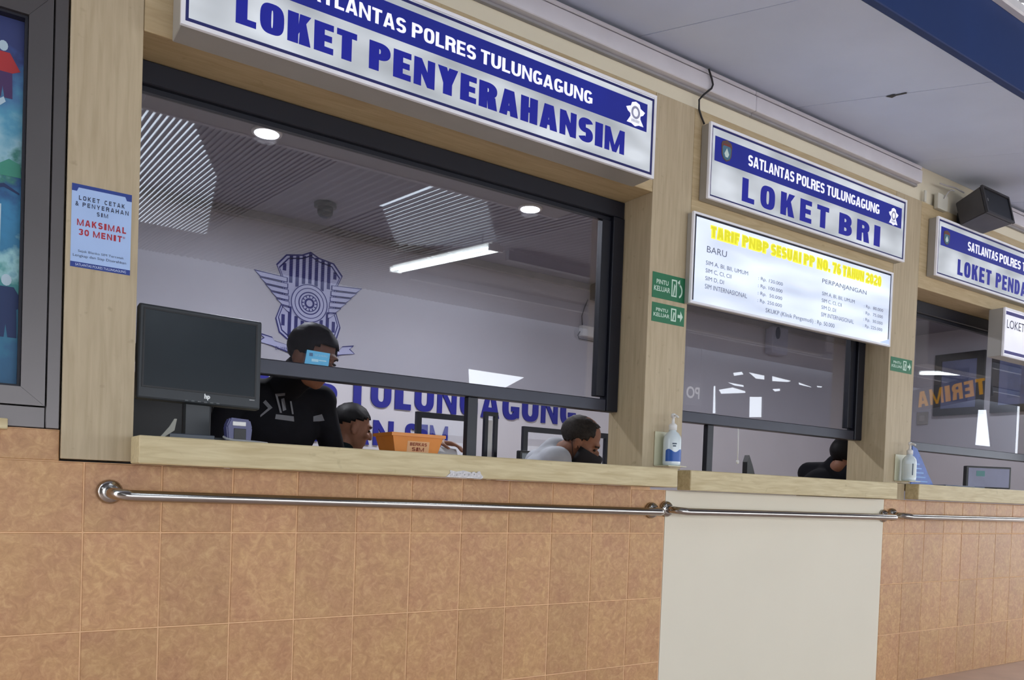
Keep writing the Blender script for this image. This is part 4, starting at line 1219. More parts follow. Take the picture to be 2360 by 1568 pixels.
def downlight(x, y, label, power=30):
    d = root('downlight', (x, y, 2.742), label, 'downlight', 'recessed office downlights')
    b = B(); strip_pts = 24
    lathe(b, [(.052, 0), (.075, .0), (.078, .0095), (.052, .0095)], (x, y, 2.742), 24); obj('ring', b, WHITE_P, d, True)
    b = B(); lathe(b, [(.060, -.003), (.060, -.0004)], (x, y, 2.742), 24); obj('lamp_disc', b, pm('downlight_glow', (255, 255, 255), 0.5, emit=(238, 240, 255), es=12, var=0), d)
    li = bpy.data.lights.new('downlight_lamp', 'AREA'); li.shape = 'DISK'; li.size = 0.11; li.energy = power; li.color = (0.91, 0.93, 1.0)
    lo = bpy.data.objects.new('downlight_lamp', li); link(lo, d); lo.location = (0, 0, -0.03)
    return d


downlight(0.975, 1.70, 'round white downlight above the standing officer')
downlight(2.647, 1.753, 'bright bluish downlight at the right of the widest window')
downlight(5.4, 1.6, 'unseen downlight brightening the middle counter room, hidden behind the tariff board', 13)  # unseen lamp lighting the room behind the middle window
downlight(7.0, 1.2, 'unseen downlight brightening the right counter room', 13)  # unseen lamp lighting the room behind the right window

c_ = root('dome_camera', (1.603, 2.524, 2.66), 'black dome security camera under the office ceiling', 'camera')
b = B(); lathe(b, [(.07, .068), (.072, .088), (.066, .0915)], (1.603, 2.524, 2.66), 20); obj('mount', b, BLACKP, c_, True)
b = B(); lathe(b, [(.012, .0), (.034, .006), (.046, .022), (.05, .045), (.05, .0675)], (1.603, 2.524, 2.66), 20); obj('dome', b, pm('black_dome', (14, 14, 18), 0.12), c_, True)

w_ = root('wall_loudspeaker', (4.19, 2.95, 2.60), 'small dark box loudspeaker high on the office back wall', 'loudspeaker')
b = B(); box(b, 4.112, 4.285, 2.86, 2.953, 2.615, 2.745, 0.006, seg=2); obj('cabinet', b, pm('dark_violet_box', (52, 48, 66), 0.5), w_)
b = B(); box(b, 4.12, 4.277, 2.852, 2.8595, 2.622, 2.738, 0.003); obj('grille', b, BLACKP, w_)
r_ = root('wall_router', (4.17, 2.97, 2.30), 'white wall box with cables under the small office loudspeaker', 'router')
b = B(); box(b, 4.045, 4.30, 2.945, 2.999, 2.305, 2.395, 0.006, seg=2); obj('case', b, WHITE_P, r_)
b = B(); tube(b, [(4.075, 2.99, 2.395), (4.062, 2.985, 2.48), (4.09, 2.985, 2.56), (4.12, 2.985, 2.625)], .005, 6); tube(b, [(4.05, 2.98, 2.35), (4.025, 2.985, 2.31), (4.04, 2.985, 2.285), (4.2, 2.985, 2.28)], .004, 6); obj('cable', b, pm('grey_cable', (90, 88, 92), 0.5), r_, True)

# freshener on the back wall seen through the middle window
a_ = root('air_freshener', (6.56, 2.95, 2.44), 'white wall air freshener seen under the tariff board', 'air freshener')
b = B(); box(b, 6.43, 6.67, 2.90, 2.999, 2.45, 2.72, 0.012, seg=2); obj('case', b, pm('grey_white_case', (180, 182, 200), 0.4), a_)
b = B(); lathe(b, [(.032, -.01), (.032, .01)], (0, 0, 0), 16, Matrix.Translation((6.50, 2.9, 2.655)) @ Matrix.Diagonal((1, 1, 1.9, 1)) @ Matrix.Rotation(math.pi / 2, 4, 'X')); obj('sensor_window', b, pm('dark_blue_window', (40, 48, 80), 0.2), a_)

# two certificates in black frames on the right office wall, socket below
for k, (ya, yb2) in enumerate(((1.60, 2.09), (1.02, 1.53))):
    p = root('picture_frame', (7.98, (ya + yb2) / 2, 1.89), ['black framed blue certificate seen through the right window, left one', 'black framed blue certificate half hidden by the small lightbox'][k], 'picture frame', 'framed certificates on the office side wall')
    b = B()
    o4 = [(ya, 1.895), (yb2, 1.895), (yb2, 2.515), (ya, 2.515)]; t_f = .07
    i4 = [(ya + t_f, 1.895 + t_f), (yb2 - t_f, 1.895 + t_f), (yb2 - t_f, 2.515 - t_f), (ya + t_f, 2.515 - t_f)]
    strip(b, o4, i4, -7.999, -7.965)
    for v in b.verts: v.co = Vector((-v.co.y, v.co.x, v.co.z))
    obj('frame', b, BLACKP, p)
    b = B(); box(b, 7.975, 7.985, ya + t_f + .0005, yb2 - t_f - .0005, 1.895 + t_f + .0005, 2.515 - t_f - .0005); obj('certificate', b, pm('blue_grey_paper', (104, 112, 150), 0.25, var=0.1, scale=5), p)
    b = B(); box(b, 7.972, 7.9745, ya + .15, yb2 - .15, 2.03, 2.36); obj('certificate_print', b, pm('blue_print_block', (70, 84, 128), 0.4, var=0.25, scale=14), p)
s_ = root('wall_socket', (7.99, 2.21, 1.80), 'pale wall switch plate below the framed certificates', 'switch')
b = B(); box(b, 7.985, 7.9995, 2.15, 2.27, 1.815, 1.945, 0.004); obj('plate', b, pm('beige_plate', (170, 166, 160), 0.5), s_)
b = B(); box(b, 7.98, 7.9845, 2.18, 2.24, 1.85, 1.91, 0.002); obj('rocker', b, pm('beige_rocker', (186, 182, 176), 0.4), s_)

# ------------------------------------------------------------------ monitor on the long ledge
mo = root('computer_monitor', (0.31, 0.05, 1.0925), 'black computer monitor standing on the long counter ledge', 'monitor')
MM = Matrix.Translation((0.318, 0.075, 1.338)) @ Matrix.Rotation(math.radians(-4), 4, 'X') @ Matrix.Rotation(math.radians(1.0), 4, 'Y')
MP = pm('dark_monitor_plastic', (44, 49, 54), 0.45, var=0.08)
b = B(); box(b, -.183, .172, -.022, .018, -.135, .142, 0.006, MM, 2); obj('shell', b, MP, mo)
b = B(); box(b, -.12, .11, .0185, .05, -.09, .09, 0.012, MM, 2); obj('rear_cover', b, MP, mo)
scr = pm('switched_off_screen', (34, 42, 48), 0.22, var=0.15, scale=3)
b = B(); box(b, -.166, .154, -.0235, -.0222, -.098, .126, 0, MM); obj('screen', b, scr, mo)
b = B(); frame_rect(b, -.170, .158, -.102, .130, .005, -.0245, -.0222)
for v in b.verts: v.co = MM @ v.co
obj('bezel_edge', b, BLACKP, mo)
b = B(); typeset(b, 'hp', .004, .021, -.123, -.104, -.0247, .05)
for v in b.verts: v.co = MM @ v.co
obj('maker_mark', b, pm('silver_mark', (226, 230, 230), 0.3, emit=(200, 205, 205), es=.15), mo)
b = B()
for k in range(6):
    x = -.05 + k * .018
    box(b, x, x + .009, -.0236, -.0222, -.1305, -.1275, 0, MM)
obj('button_row', b, pm('button_grey', (92, 98, 100), 0.4), mo)
b = B(); box(b, .138, .154, -.0236, -.0222, -.109, -.106, 0, MM); obj('model_print', b, pm('grey_print', (150, 152, 152), 0.4), mo)
b = B(); box(b, 0.27, 0.35, 0.075, 0.105, 1.103, 1.30, 0.006); obj('stand_neck', b, MP, mo)
b = B(); prism(b, [(0.20, 1.0925), (0.43, 1.0925), (0.415, 1.1045), (0.215, 1.1045)], -0.01, 0.14); obj('stand_foot', b, MP, mo)

# things on the ledge under the monitor
w_ = root('web_camera', (0.395, -0.055, 1.0925), 'blue and white web camera on the ledge below the monitor', 'camera')
b = B(); prism(b, [(.362, 1.0925), (.428, 1.0925), (.432, 1.135), (.425, 1.16), (.368, 1.163), (.357, 1.138)], -0.075, -0.035); bmesh.ops.bevel(b, geom=list(b.edges), offset=.004, segments=2, affect='EDGES'); obj('case', b, pm('violet_blue_plastic', (52, 54, 110), 0.3), w_)
b = B(); box(b, .374, .412, -.0775, -.0756, 1.140, 1.152, .001); obj('white_label', b, WHITE_P, w_)
b = B(); box(b, .378, .413, -.0775, -.0756, 1.097, 1.132, .001); obj('dark_slot', b, BLACKP, w_)
b = B(); tube(b, [(.345, -.09, 1.105), (.352, -.10, 1.099), (.37, -.105, 1.096), (.41, -.10, 1.096), (.45, -.07, 1.096), (.49, -.03, 1.096)], .0035, 8)
tag(obj('white_cable', b, pm('pale_grey_cable', (150, 152, 156), 0.5), smooth=True), 'pale cable curling in front of the blue web camera', 'cable')
b = B(); box(b, .205, .330, -.055, -.015, 1.0925, 1.108, .002); tag(obj('card_reader', b, pm('slate_plastic', (58, 66, 78), 0.4)), 'flat slate grey box on the ledge left of web camera', 'card reader')
b = B(); prism(b, [(.180, 1.0925), (.188, 1.0925), (.218, 1.115), (.224, 1.148), (.218, 1.148), (.205, 1.125)], -.060, -.052)
tag(obj('paper_leaf', b, pm('grey_leaflet', (150, 150, 142), 0.6)), 'bent grey leaflet standing left under the monitor', 'leaflet')
b = B(); prism(b, [(.118, 1.21), (.126, 1.215), (.131, 1.20), (.124, 1.18), (.128, 1.165), (.133, 1.155), (.126, 1.148), (.119, 1.15)], .012, .02)
# a card leaning on the inside of the glass
lc = root('licence_card', (0.71, 0.167, 1.3785), 'light blue plastic licence card propped against the glass of the widest window', 'card')
P0, P1 = at(697, 846, 0), None
b = B(); prism(b, [(.668, 1.3785), (.752, 1.3785), (.757, 1.424), (.676, 1.427)], .1665, .1677); obj('card', b, pm('licence_blue', (84, 176, 222), 0.4, emit=(60, 150, 210), es=.0), lc)
b = B(); box(b, .684, .696, .1655, .1662, 1.407, 1.418); obj('card_crest', b, pm('card_crest_grey', (70, 110, 150), 0.5), lc)
b = B(); typeset(b, 'SURAT IZIN MENGEMUDI', .702, .748, 1.409, 1.416, .166); box(b, .692, .716, .1657, .1662, 1.390, 1.399); box(b, .717, .744, .1657, .1662, 1.394, 1.398); obj('card_print', b, pm('card_print', (170, 215, 235), 0.5), lc)

# orange basket
bk = root('plastic_basket', (1.115, 0.25, 1.0925), 'orange plastic basket with a printed white label on the counter', 'basket')
ORG = pm('orange_plastic', (222, 140, 62), 0.45, var=0.06)
b = B(); t0 = [(1.012, .19), (1.222, .19), (1.222, .345), (1.012, .345)]; b0 = [(1.032, .205), (1.202, .205), (1.202, .33), (1.032, .33)]
zt, zb = 1.172, 1.0935
ins = lambda q, d: [(q[0][0] + d, q[0][1] + d), (q[1][0] - d, q[1][1] + d), (q[2][0] - d, q[2][1] - d), (q[3][0] + d, q[3][1] - d)]
L = [[b.verts.new((p[0], p[1], z)) for p in q] for q, z in ((b0, zb), (t0, zt), (ins(t0, .004), zt), (ins(b0, .004), zb + .004))]
for A_, C_ in zip(L[:-1], L[1:]):
    for i in range(4): b.faces.new((A_[i], A_[(i + 1) % 4], C_[(i + 1) % 4], C_[i]))
b.faces.new(L[0][::-1]); b.faces.new(L[3])
obj('tub', b, ORG, bk)
b = B()
q = [(1.006, .184), (1.228, .184), (1.228, .351), (1.006, .351)]
qi = ins(q, .009)
A = [[b.verts.new((p[0], p[1], z)) for p in qq] for qq, z in ((q, zt - .008), (q, zt + .004), (qi, zt + .004), (qi, zt - .008))]
for k in range(4):
    for i in range(4): b.faces.new((A[k][i], A[k][(i + 1) % 4], A[(k + 1) % 4][(i + 1) % 4], A[(k + 1) % 4][i]))
obj('rim', b, ORG, bk)
lp = lambda x, z: Vector((x, .205 - (z - zb) / (zt - zb) * .015 - .0008, z))
b = B(); v = [b.verts.new(lp(x, z)) for x, z in ((1.075, 1.105), (1.165, 1.105), (1.165, 1.148), (1.075, 1.148))]; b.faces.new(v); obj('paper_label', b, pm('orange_tinted_label', (226, 176, 130), 0.6), bk)
b = B(); heavy(b, 'SIM', 1.095, 1.145, 1.112, 1.126, 0, stem=.26, th=.0003); heavy(b, 'BERKAS', 1.085, 1.155, 1.131, 1.143, 0, stem=.3, th=.0003)
for v in b.verts: v.co = lp(v.co.x, v.co.z) + Vector((0, -.0006, 0))
obj('label_print', b, pm('label_red_print', (176, 84, 60), 0.6), bk)

# dark document holder on the middle counter, pull cord, brochures, second monitor
b = B(); prism(b, [(2.985, 1.0925), (3.05, 1.0925), (3.025, 1.15), (2.998, 1.20), (2.985, 1.165)], .24, .27)
tag(obj('desk_stand', b, BLACKP), 'small black pointed stand on the middle counter', 'stand')
pc = root('pull_cord', (2.93, .19, 1.14), 'thin white pull cord with bead hanging in the middle window', 'cord')
px_ = 2.846
b = B(); tube(b, [(px_, .185, 1.323), (px_ + .001, .185, 1.24), (px_ + .002, .185, 1.165)], .0032, 6); obj('cord', b, WHITE_P, pc, True)
b = B(); ellipsoid(b, (px_ + .002, .185, 1.158), (.008, .008, .010)); obj('bead', b, WHITE_P, pc, True)

BB = pm('brochure_blue', (34, 84, 170), 0.4, var=0.25, scale=25)
br = root('brochure_stand', (4.1, .06, 1.093), 'blue printed leaflet standing behind the clear gel bottle', 'leaflet')
b = B(); prism(b, [(4.13, 1.0935), (4.365, 1.0935), (4.30, 1.16), (4.235, 1.235), (4.175, 1.297), (4.13, 1.31)], .05, .054); obj('leaflet', b, BB, br)
b = B()
for k in range(5): box(b, 4.15, 4.185 + .022 * (5 - k), .0488, .0496, 1.11 + k * .024, 1.118 + k * .024)
obj('leaflet_print', b, pm('leaflet_pale_print', (130, 170, 225), 0.5), br)
for k, (x0, x1, z, m_, lb) in enumerate(((4.40, 4.84, 1.0935, pm('navy_folder', (42, 62, 98), 0.5), 'flat dark blue folder lying on the right counter'), (4.62, 4.82, 1.1035, WHITE_P, 'white sheet lying on the dark blue folder'))):
    b = B(); box(b, x0, x1, .0 + .05 * k, .2, z, z + (.009 if k == 0 else .002), .0006); tag(obj('folder' if k == 0 else 'paper_sheet', b, m_), lb, 'folder' if k == 0 else 'paper')
mc = at(2275, 1112, 5.35)
m2 = root('desk_monitor', (mc.x, mc.y, 1.093), 'small black framed monitor on the right counter beside the blue folder', 'monitor')
M2 = Matrix.Translation((mc.x, mc.y, 1.172)) @ Matrix.Rotation(math.radians(-26), 4, 'Z')
b = B(); box(b, -.16, .16, -.012, .02, -.066, .075, .004, M2, 2); obj('shell', b, BLACKP, m2)
b = B(); box(b, -.146, .146, -.0135, -.0121, -.058, .063, 0, M2); obj('screen', b, pm('lit_desktop_screen', (96, 96, 126), 0.3, var=0.2, scale=6, emit=(90, 96, 130), es=.12), m2)
b = B(); box(b, -.09, -.03, -.0142, -.0136, .01, .045, 0, M2); obj('screen_window', b, pm('teal_screen_patch', (50, 120, 120), 0.4), m2)
b = B(); box(b, -.02, .02, .0205, .03, -.07, .02, 0, M2); box(b, -.06, .06, -.02, .05, -.0785, -.0665, 0, M2); obj('stand', b, BLACKP, m2)

cb = root('filing_cabinet', (.24, 1.18, 0), 'black filing cabinet behind the monitor beside the standing officer', 'cabinet')
b = B(); box(b, -.22, .58, .99, 1.39, .0, 1.39, .004); obj('carcass', b, BLACKP, cb)
for k in range(3):
    b = B(); box(b, -.21, .57, .975, .9895, .05 + k * .43, .46 + k * .43, .003); d_ = obj('drawer', b, BLACKP, cb)
    b = B(); box(b, .13, .25, .96, .9745, .27 + k * .43, .29 + k * .43, .003); obj('handle', b, pm('dull_steel_handle', (120, 120, 124), .4, .8), d_)
# office desks, screens and stools
DESK = pm('desk_laminate', (150, 128, 100), 0.5)


def desk(x0, x1, y0, y1, label):
    d = root('office_desk', ((x0 + x1) / 2, (y0 + y1) / 2, 0), label, 'desk')
    b = B(); box(b, x0, x1, y0, y1, .722, .75, .003); obj('desk_top', b, DESK, d)
    for x in (x0 + .2, x1 - .03):
        b = B(); box(b, x - .015, x + .015, y0 + .04, y1 - .04, 0, .7215); obj('leg_panel', b, DESK, d)
    b = B(); box(b, x0 + .216, x1 - .046, y1 - .08, y1 - .06, .25, .7215); obj('modesty_panel', b, DESK, d)


desk(1.72, 3.3, 1.12, 1.72, 'long office desk with two framed screens behind the widest window')
desk(4.75, 6.2, .42, 1.0, 'office desk behind the right counter')


def screen_frame(x0, x1, y, z1, label, t=.03):
    s = root('desk_screen', ((x0 + x1) / 2, y, .7505), label, 'desk screen', 'black framed desk screens in the office')
    b = B(); frame_rect(b, x0, x1, .7505, z1, t, y - .012, y + .012); obj('frame', b, ALU_DK, s)
    b = B(); box(b, x0 + t + .0005, x1 - t - .0005, y - .0025, y + .0025, .7505 + t + .0005, z1 - t - .0005); obj('clear_sheet', b, MATS['clear_acrylic'], s)
    return s


screen_frame(1.745, 2.115, 1.45, 1.385, 'clear desk screen with black frame behind the orange basket')
screen_frame(2.355, 2.99, 1.32, 1.345, 'wide clear desk screen with black frame behind the bowed officer')
nb = screen_frame(2.145, 2.232, 1.40, 1.415, 'narrow grey framed desk screen holding a paper strip', .022)
b = B(); box(b, 2.17, 2.2, 1.394, 1.3965, .79, 1.37); obj('paper_strip', b, WHITE_P, nb)
m3 = root('office_monitor', (2.42, 1.2, .7505), 'dark monitor on the long office desk, left of the bowed officer', 'monitor')
b = B(); box(b, 2.245, 2.60, 1.18, 1.215, .90, 1.20, .006, None, 2); obj('shell', b, BLACKP, m3)
b = B(); box(b, 2.26, 2.585, 1.178, 1.1796, .92, 1.185); obj('screen', b, pm('dark_teal_screen', (30, 52, 66), 0.2), m3)
b = B(); box(b, 2.39, 2.45, 1.19, 1.21, .765, .8995); box(b, 2.33, 2.51, 1.15, 1.25, .751, .7645); obj('stand', b, BLACKP, m3)


# ------------------------------------------------------------------ people
def union(parts, voxel, name, sm=6):
    bm = B()
    for p in parts:
        if p[0] == 'e':
            ellipsoid(bm, (0, 0, 0), p[2], (p[3] if len(p) > 3 else Matrix.Identity(4)) if False else Matrix.Translation(p[1]) @ (p[3] if len(p) > 3 else Matrix.Identity(4)), 20, 14)
        else:
            a, c, ra, rc = Vector(p[1]), Vector(p[2]), p[3], p[4]
            n = max(3, int((c - a).length / max(.012, min(ra, rc) * .7)))
            pts = [a + (c - a) * k / n for k in range(n + 1)]
            tube(bm, pts, 0, 14, True, [ra + (rc - ra) * k / n for k in range(n + 1)])
            ellipsoid(bm, a, (ra, ra, ra)); ellipsoid(bm, c, (rc, rc, rc))
    bmesh.ops.recalc_face_normals(bm, faces=bm.faces)
    me = bpy.data.meshes.new(name); bm.to_mesh(me); bm.free()
    o = bpy.data.objects.new('tmp', me); COL.objects.link(o)
    md = o.modifiers.new('r', 'REMESH'); md.mode = 'VOXEL'; md.voxel_size = voxel
    s = o.modifiers.new('s', 'SMOOTH'); s.factor = .5; s.iterations = sm
    dg = bpy.context.evaluated_depsgraph_get(); dg.update()
    res = bpy.data.meshes.new_from_object(o.evaluated_get(dg))
    bpy.data.objects.remove(o); bpy.data.meshes.remove(me)
    res.name = name
    return res


def head_matrix(c, yaw, pitch, roll=0):
    """local x right ear side, y forward (face), z up; yaw in degrees from +y towards -x"""
    return Matrix.Translation(c) @ Matrix.Rotation(math.radians(yaw), 4, 'Z') @ Matrix.Rotation(math.radians(pitch), 4, 'X') @ Matrix.Rotation(math.radians(roll), 4, 'Y')


def head_parts(H, k=1.0):
    R3 = H.to_3x3().to_4x4()
    e = lambda c, r: ('e', H @ (Vector(c) * k), tuple(x * k for x in r), R3)
    P = [e((0, -.012, .035), (.076, .094, .083)), e((0, .012, -.01), (.068, .078, .085)), e((0, .028, -.055), (.054, .060, .058)), e((0, .052, -.092), (.026, .028, .022)),
         e((0, .078, .022), (.052, .020, .014)), e((0, .098, -.02), (.012, .018, .024)), e((0, .106, -.034), (.017, .013, .010)), e((0, .079, -.066), (.022, .011, .005)), e((0, .077, -.075), (.019, .011, .006)),
         e((.046, .070, -.03), (.024, .02, .018)), e((-.046, .070, -.03), (.024, .02, .018))]
    for s in (-1, 1):
        P += [e((s * .078, -.008, -.012), (.008, .020, .034)), e((s * .072, 0, -.02), (.012, .012, .02))]
    return P


def hair_mesh(H, k, front, side, back, grow=1.07, recede=0.0):
    bm = B()
    vs = ellipsoid(bm, Vector((0, -.012, .035)) * k, Vector((.079, .098, .088)) * k * grow, None, 28, 20)
    dele = []
    for fc in bm.faces:
        c = fc.calc_center_median() / k
        t = (c.y + .1) / .19
        lim = back + (side - back) * min(1, max(0, t * 1.7)) if t < .6 else side + (front - side) * min(1, (t - .6) / .3)
        if recede and c.y > .02 and abs(c.x) < .05: lim += recede
        if c.z < lim: dele.append(fc)
    bmesh.ops.delete(bm, geom=dele, context='FACES')
    for v in bm.verts:
        nn = mnoise.noise(v.co * 60) * .004 + mnoise.noise(v.co * 160) * .003 + .0015 - (max(0, v.co.z - .085) * .25 if recede else 0)
        v.co += v.co.normalized() * nn
        v.co = H @ v.co
    r = bmesh.ops.solidify(bm, geom=list(bm.faces), thickness=.006 * k)
    return bm


def face_mask(H, k, z_top=-.012, bottom=-.118):
    bm = B()
    vs = ellipsoid(bm, Vector((0, .016, -.045)) * k, Vector((.086, .128, .092)) * k, None, 28, 20)
    dele = [fc for fc in bm.faces if not (bottom < fc.calc_center_median().z / k < z_top and fc.calc_center_median().y / k > .012)]
    bmesh.ops.delete(bm, geom=dele, context='FACES')
    for v in bm.verts: v.co = H @ v.co
    bmesh.ops.solidify(bm, geom=list(bm.faces), thickness=-.003)
    for s in (-1, 1):
        tube(bm, [H @ (Vector((s * .083, .012, -.03)) * k), H @ (Vector((s * .080, -.02, .0)) * k), H @ (Vector((s * .082, -.03, -.02)) * k), H @ (Vector((s * .078, .014, -.08)) * k)], .0018, 5)
    return bm


def hand_parts(wrist, direction, normal, k=1.0, curl=.5):
    """palm, four fingers of different length and a thumb"""
    d = Vector(direction).normalized(); n = Vector(normal).normalized(); s = d.cross(n).normalized(); n = s.cross(d).normalized()
    w = Vector(wrist); P = []
    for t in (-.028, -.010, .010, .028): P.append(('c', w + d * .012 + s * t * .7, w + d * .085 + s * t, .013 * k, .0115 * k))
    for t, ln in ((-.031, .062), (-.0105, .074), (.0105, .07), (.031, .054)):
        a = w + d * .088 + s * t
        c1 = (d * math.cos(curl * .6) + n * math.sin(curl * .6)); c2 = (d * math.cos(curl * 1.5) + n * math.sin(curl * 1.5))
        m_ = a + c1 * ln * .5 + s * t * .12; e_ = m_ + c2 * ln * .5
        P += [('c', a, m_, .0088 * k, .0080 * k), ('c', m_, e_, .0080 * k, .0066 * k)]
    a = w + d * .03 - s * .03; b_ = a + (d * .6 - s * .75 + n * .3).normalized() * .042; c_2 = b_ + (d * .9 - s * .2 + n * .45).normalized() * .032
    P += [('c', a, b_, .0125 * k, .0098 * k), ('c', b_, c_2, .0098 * k, .0078 * k)]
    return P


def person(label, head_c, yaw, pitch, roll, body_yaw, neck, pelvis, elbows, wrists, hand_dir, shirt_m, trousers_m, seated, mask=None, hair=HAIR, hairline=(.062, .0, -.05), recede=0.0, k=1.0, floor_z=0.0, neck_r=.052, grow=1.02, collar=.25):
    r = root('person', (pelvis[0], pelvis[1], floor_z), label, 'person')
    H = head_matrix(Vector(head_c), yaw, pitch, roll)
    fy = math.radians(body_yaw); F = Vector((-math.sin(fy), math.cos(fy), 0)); S = Vector((math.cos(fy), math.sin(fy), 0))
    N = Vector(neck); PV = Vector(pelvis); up = (N - PV).normalized()
    shl = [N - up * .055 - S * .175 * k, N - up * .055 + S * .175 * k]
    R3 = Matrix((S, F, Vector((0, 0, 1)))).transposed().to_4x4()
    chest = PV + (N - PV) * .68; belly = PV + (N - PV) * .34
    rings = [('e', PV, (.155 * k, .11 * k, .12 * k), R3), ('e', belly, (.145 * k, .108 * k, .15 * k), R3), ('e', chest, (.165 * k, .108 * k, .16 * k), R3), ('e', N - up * .05, (.10 * k, .07 * k, .06 * k), R3),
             ('c', shl[0], shl[1], .058 * k, .058 * k)]
    headbase = H @ (Vector((0, -.025, -.06)) * k)
    body = head_parts(H, k) + [('c', N - up * .03, headbase, neck_r * k, neck_r * .95 * k)] + rings
    arms, sleeves = [], []
    for i in range(2):
        e_, w_ = Vector(elbows[i]), Vector(wrists[i])
        arms += [('c', shl[i], e_, .047 * k, .038 * k), ('c', e_, w_, .038 * k, .026 * k)] + hand_parts(w_, hand_dir[i][0], hand_dir[i][1], k, hand_dir[i][2])
        sleeves += [('c', shl[i], e_, .060 * k, .050 * k), ('c', e_, e_ + (w_ - e_) * .8, .050 * k, .038 * k)]
    legs, tr = [], [('e', PV, (.168 * k, .122 * k, .125 * k), R3)]
    for i, s in enumerate((-1, 1)):
        hp = PV + S * s * .085 - Vector((0, 0, .05))
        if seated:
            kn = hp + F * .40 + Vector((0, 0, -.01)); ft = Vector((kn.x, kn.y, floor_z + .07)) + F * .03
        else:
            kn = Vector((hp.x, hp.y, (hp.z + floor_z) / 2 + .02)) + F * .02; ft = Vector((hp.x, hp.y, floor_z + .07))
        legs += [('c', hp, kn, .075 * k, .053 * k), ('c', kn, ft, .050 * k, .036 * k), ('e', ft + F * .06 + Vector((0, 0, -.035)), (.042, .12, .035), R3)]
        tr += [('c', hp, kn, .090 * k, .068 * k), ('c', kn, ft + Vector((0, 0, .03)), .064 * k, .055 * k)]
    bo = obj('body', union(body + arms + legs, .0062, 'body'), SKIN_A if k else SKIN_A, r, True)
    sh_ = [(q[0], q[1], tuple(x + .012 for x in q[2]), q[3]) if q[0] == 'e' else (q[0], q[1], q[2], q[3] + .012, q[4] + .012) for q in rings[1:]] + sleeves + [('c', N - up * .03, N + (headbase - N) * collar, .070 * k, .068 * k)]
    obj('shirt', union(sh_, .010, 'shirt'), shirt_m, r, True)
    obj('trousers', union(tr, .012, 'trousers'), trousers_m, r, True)
    hm = hair_mesh(H, k, *hairline, grow=grow, recede=recede); obj('hair', hm, hair, r, True)
    ey = B()
    for s in (-1, 1): ellipsoid(ey, Vector((s * .031, .083, -.002)) * k, Vector((.014, .007, .006)) * k, H, 12, 8)
    obj('eyes', ey, pm('dark_eye', (26, 20, 18), 0.2), r, True)
    eb = B()
    for s in (-1, 1): tube(eb, [H @ (Vector((s * .014, .094, .016)) * k), H @ (Vector((s * .034, .092, .022)) * k), H @ (Vector((s * .052, .078, .016)) * k)], .0035, 6)
    obj('eyebrows', eb, hair, r, True)
    if mask: obj('face_mask', face_mask(H, k), mask, r, True)
    return r, H, S, F


CL_BLACK = pm('black_uniform_cloth', (12, 13, 20), 0.85, var=0.25, scale=20, spec=0.2); CL_DK = pm('dark_green_cloth', (18, 30, 34), 0.85, var=0.2, scale=20, spec=0.2); CL_WH = pm('grey_white_shirt', (168, 172, 180), 0.8, var=0.05, scale=14); CL_TR = pm('dark_trousers', (30, 30, 36), 0.85)
MASK_B = pm('black_cloth_mask', (22, 22, 30), 0.8); MASK_N = pm('navy_cloth_mask', (28, 32, 60), 0.8)
down = Vector((0, 0, -1))
# standing officer behind the licence card
c1 = at(720, 822, 3.14)
n1 = at(648, 885, 3.34)
p1, H1, S1, F1 = person('standing officer in black printed shirt looking down behind the light blue card', c1, -150, -20, 0, 180, n1, (n1.x - .03, n1.y + .10, .86),
       [n1 + Vector((.27, .04, -.34)), n1 + Vector((-.28, .02, -.34))], [n1 + Vector((.20, -.12, -.50)), n1 + Vector((-.20, -.14, -.50))], [((-.3, -.8, -.2), (0, 0, -1), .5), ((.5, -.7, .1), (0, 0, -1), .5)], CL_BLACK, CL_TR, False, None, HAIR, (.060, .0, -.05), collar=.95)
# printed badges on the shirt front
from mathutils.bvhtree import BVHTree
PR = pm('grey_shirt_print', (104, 106, 112), 0.7)
so = [c for c in p1.children if c.name.startswith('shirt')][0]
bpy.context.view_layer.update()
bv = BVHTree.FromPolygons([so.location + p1.location + v.co for v in so.data.vertices], [tuple(p.vertices) for p in so.data.polygons])
PIX = [[(634, 908), (657, 906), (657, 912), (640, 914), (650, 952), (645, 952)], [(668, 925), (672, 925), (677, 955), (673, 955)], [(636, 955), (677, 960), (678, 972), (634, 966)],
       [(648, 920), (655, 918), (660, 945), (652, 948)], [(606, 928), (612, 922), (628, 940), (600, 962), (600, 957), (618, 941)], [(722, 960), (730, 958), (742, 955), (748, 970), (735, 972), (722, 972)]]
for poly in PIX:
    vs = []
    for px, py in poly:
        d = (at(px, py, 1) - CAM).normalized(); h = bv.ray_cast(CAM, d)
        if h[0] is None: break
        vs.append(h[0] - d * .004)
    if len(vs) == len(poly):
        b = B(); b.faces.new([b.verts.new(v) for v in vs]); obj('shirt_print', b, PR, so)
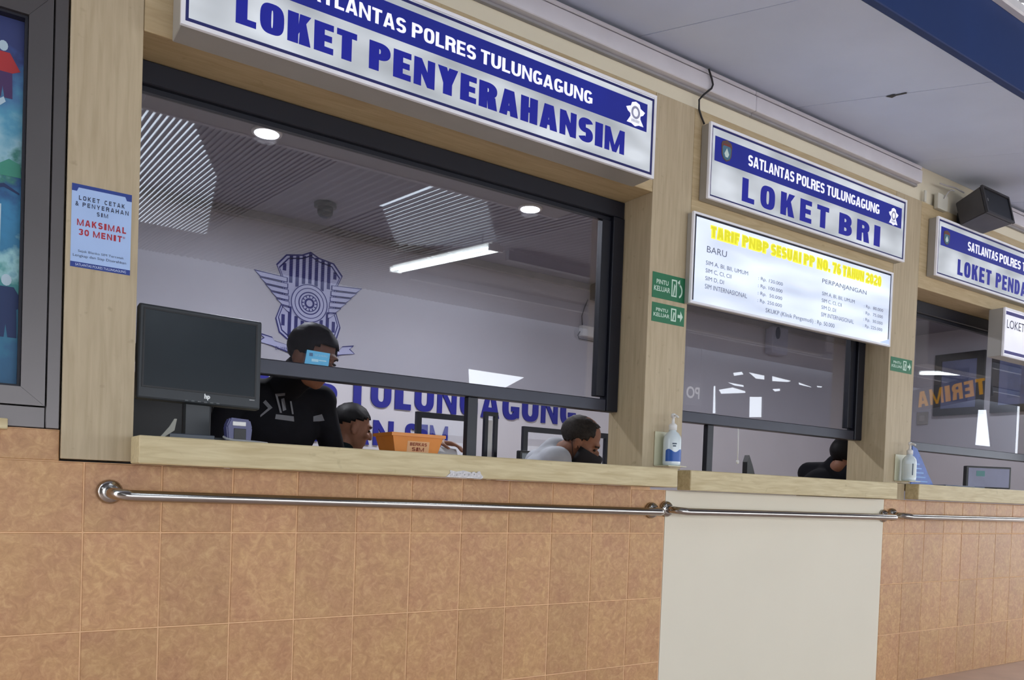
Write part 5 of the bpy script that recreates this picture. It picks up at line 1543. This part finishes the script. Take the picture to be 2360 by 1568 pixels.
# seated people behind
c2 = at(812, 985, 4.28)
person('young man with short black hair and dark shirt seated behind the orange basket', c2, -97, -12, 0, -80, c2 + Vector((-.06, .015, -.145)), (c2.x - .29, c2.y + .03, .60),
       [c2 + Vector((.0, .3, -.36)), c2 + Vector((.10, -.36, -.24))], [c2 + Vector((.06, .2, -.45)), at(1003, 1018, 3.86)], [((.9, -.2, 0), (0, 0, -1), .4), ((.75, -.62, -.1), (0, 0, -1), .55)], CL_DK, CL_TR, True, None, HAIR, (.064, .034, -.012))
c3 = at(1338, 1016, 3.98)
n3 = at(1268, 1040, 4.08)
person('bowed older man with greying hair, black mask and white shirt', c3, -128, -30, 8, -110, n3, (c3.x - .26, c3.y + .14, .60),
       [n3 + Vector((.02, .26, -.28)), n3 + Vector((.02, -.22, -.30))], [c3 + Vector((.26, .22, -.40)), c3 + Vector((.24, .0, -.40))], [((.9, -.1, -.1), (0, 0, -1), .5), ((.9, -.1, -.1), (0, 0, -1), .5)], CL_WH, CL_TR, True, MASK_B, HAIR_G, (.10, .015, -.055), recede=.05)
c4 = at(1952, 1055, 4.88)
n4 = at(1925, 1072, 4.98)
person('person in dark clothes and navy mask at the right edge of the middle window', c4, -110, -14, 0, -95, n4, (c4.x - .22, c4.y + .16, .60),
       [n4 + Vector((.08, .20, -.32)), n4 + Vector((.0, -.16, -.30))], [c4 + Vector((.28, .2, -.44)), c4 + Vector((.25, .12, -.45))], [((.9, -.1, -.1), (0, 0, -1), .5), ((.9, 0, -.1), (0, 0, -1), .5)], CL_BLACK, CL_TR, True, MASK_N, HAIR, (.055, .0, -.06))


def stool(x, y, label):
    s = root('office_stool', (x, y, 0), label, 'stool', 'office stools under the seated people')
    b = B(); lathe(b, [(.15, .40), (.17, .41), (.17, .425), (.15, .435)], (x, y, 0), 20); obj('seat', b, BLACKP, s, True)
    b = B(); tube(b, [(x, y, .05), (x, y, .40)], .02, 10); obj('post', b, STEEL, s, True)
    for k in range(5):
        a = k * 2 * math.pi / 5
        b = B(); tube(b, [(x, y, .06), (x + .24 * math.cos(a), y + .24 * math.sin(a), .025)], .018, 8, True); obj('leg', b, BLACKP, s)


stool(c2.x - .29, c2.y + .03, 'office stool under the young man'); stool(c3.x - .26, c3.y + .14, 'office stool under the bowed man'); stool(c4.x - .22, c4.y + .16, 'office stool under the masked person')
# white paper in the young man's hand
hp = at(1030, 1040, 3.80)
b = B(); v = [b.verts.new(hp + Vector(q)) for q in ((-.07, 0, -.02), (.05, -.02, -.025), (.06, .02, .012), (-.02, .03, .02), (-.06, .02, .008))]; b.faces.new(v)
bmesh.ops.solidify(b, geom=list(b.faces), thickness=.001)
tag(obj('paper_slip', b, pm('white_paper', (222, 224, 228), 0.7)), 'white slip of paper under the young man\'s fingers', 'paper')
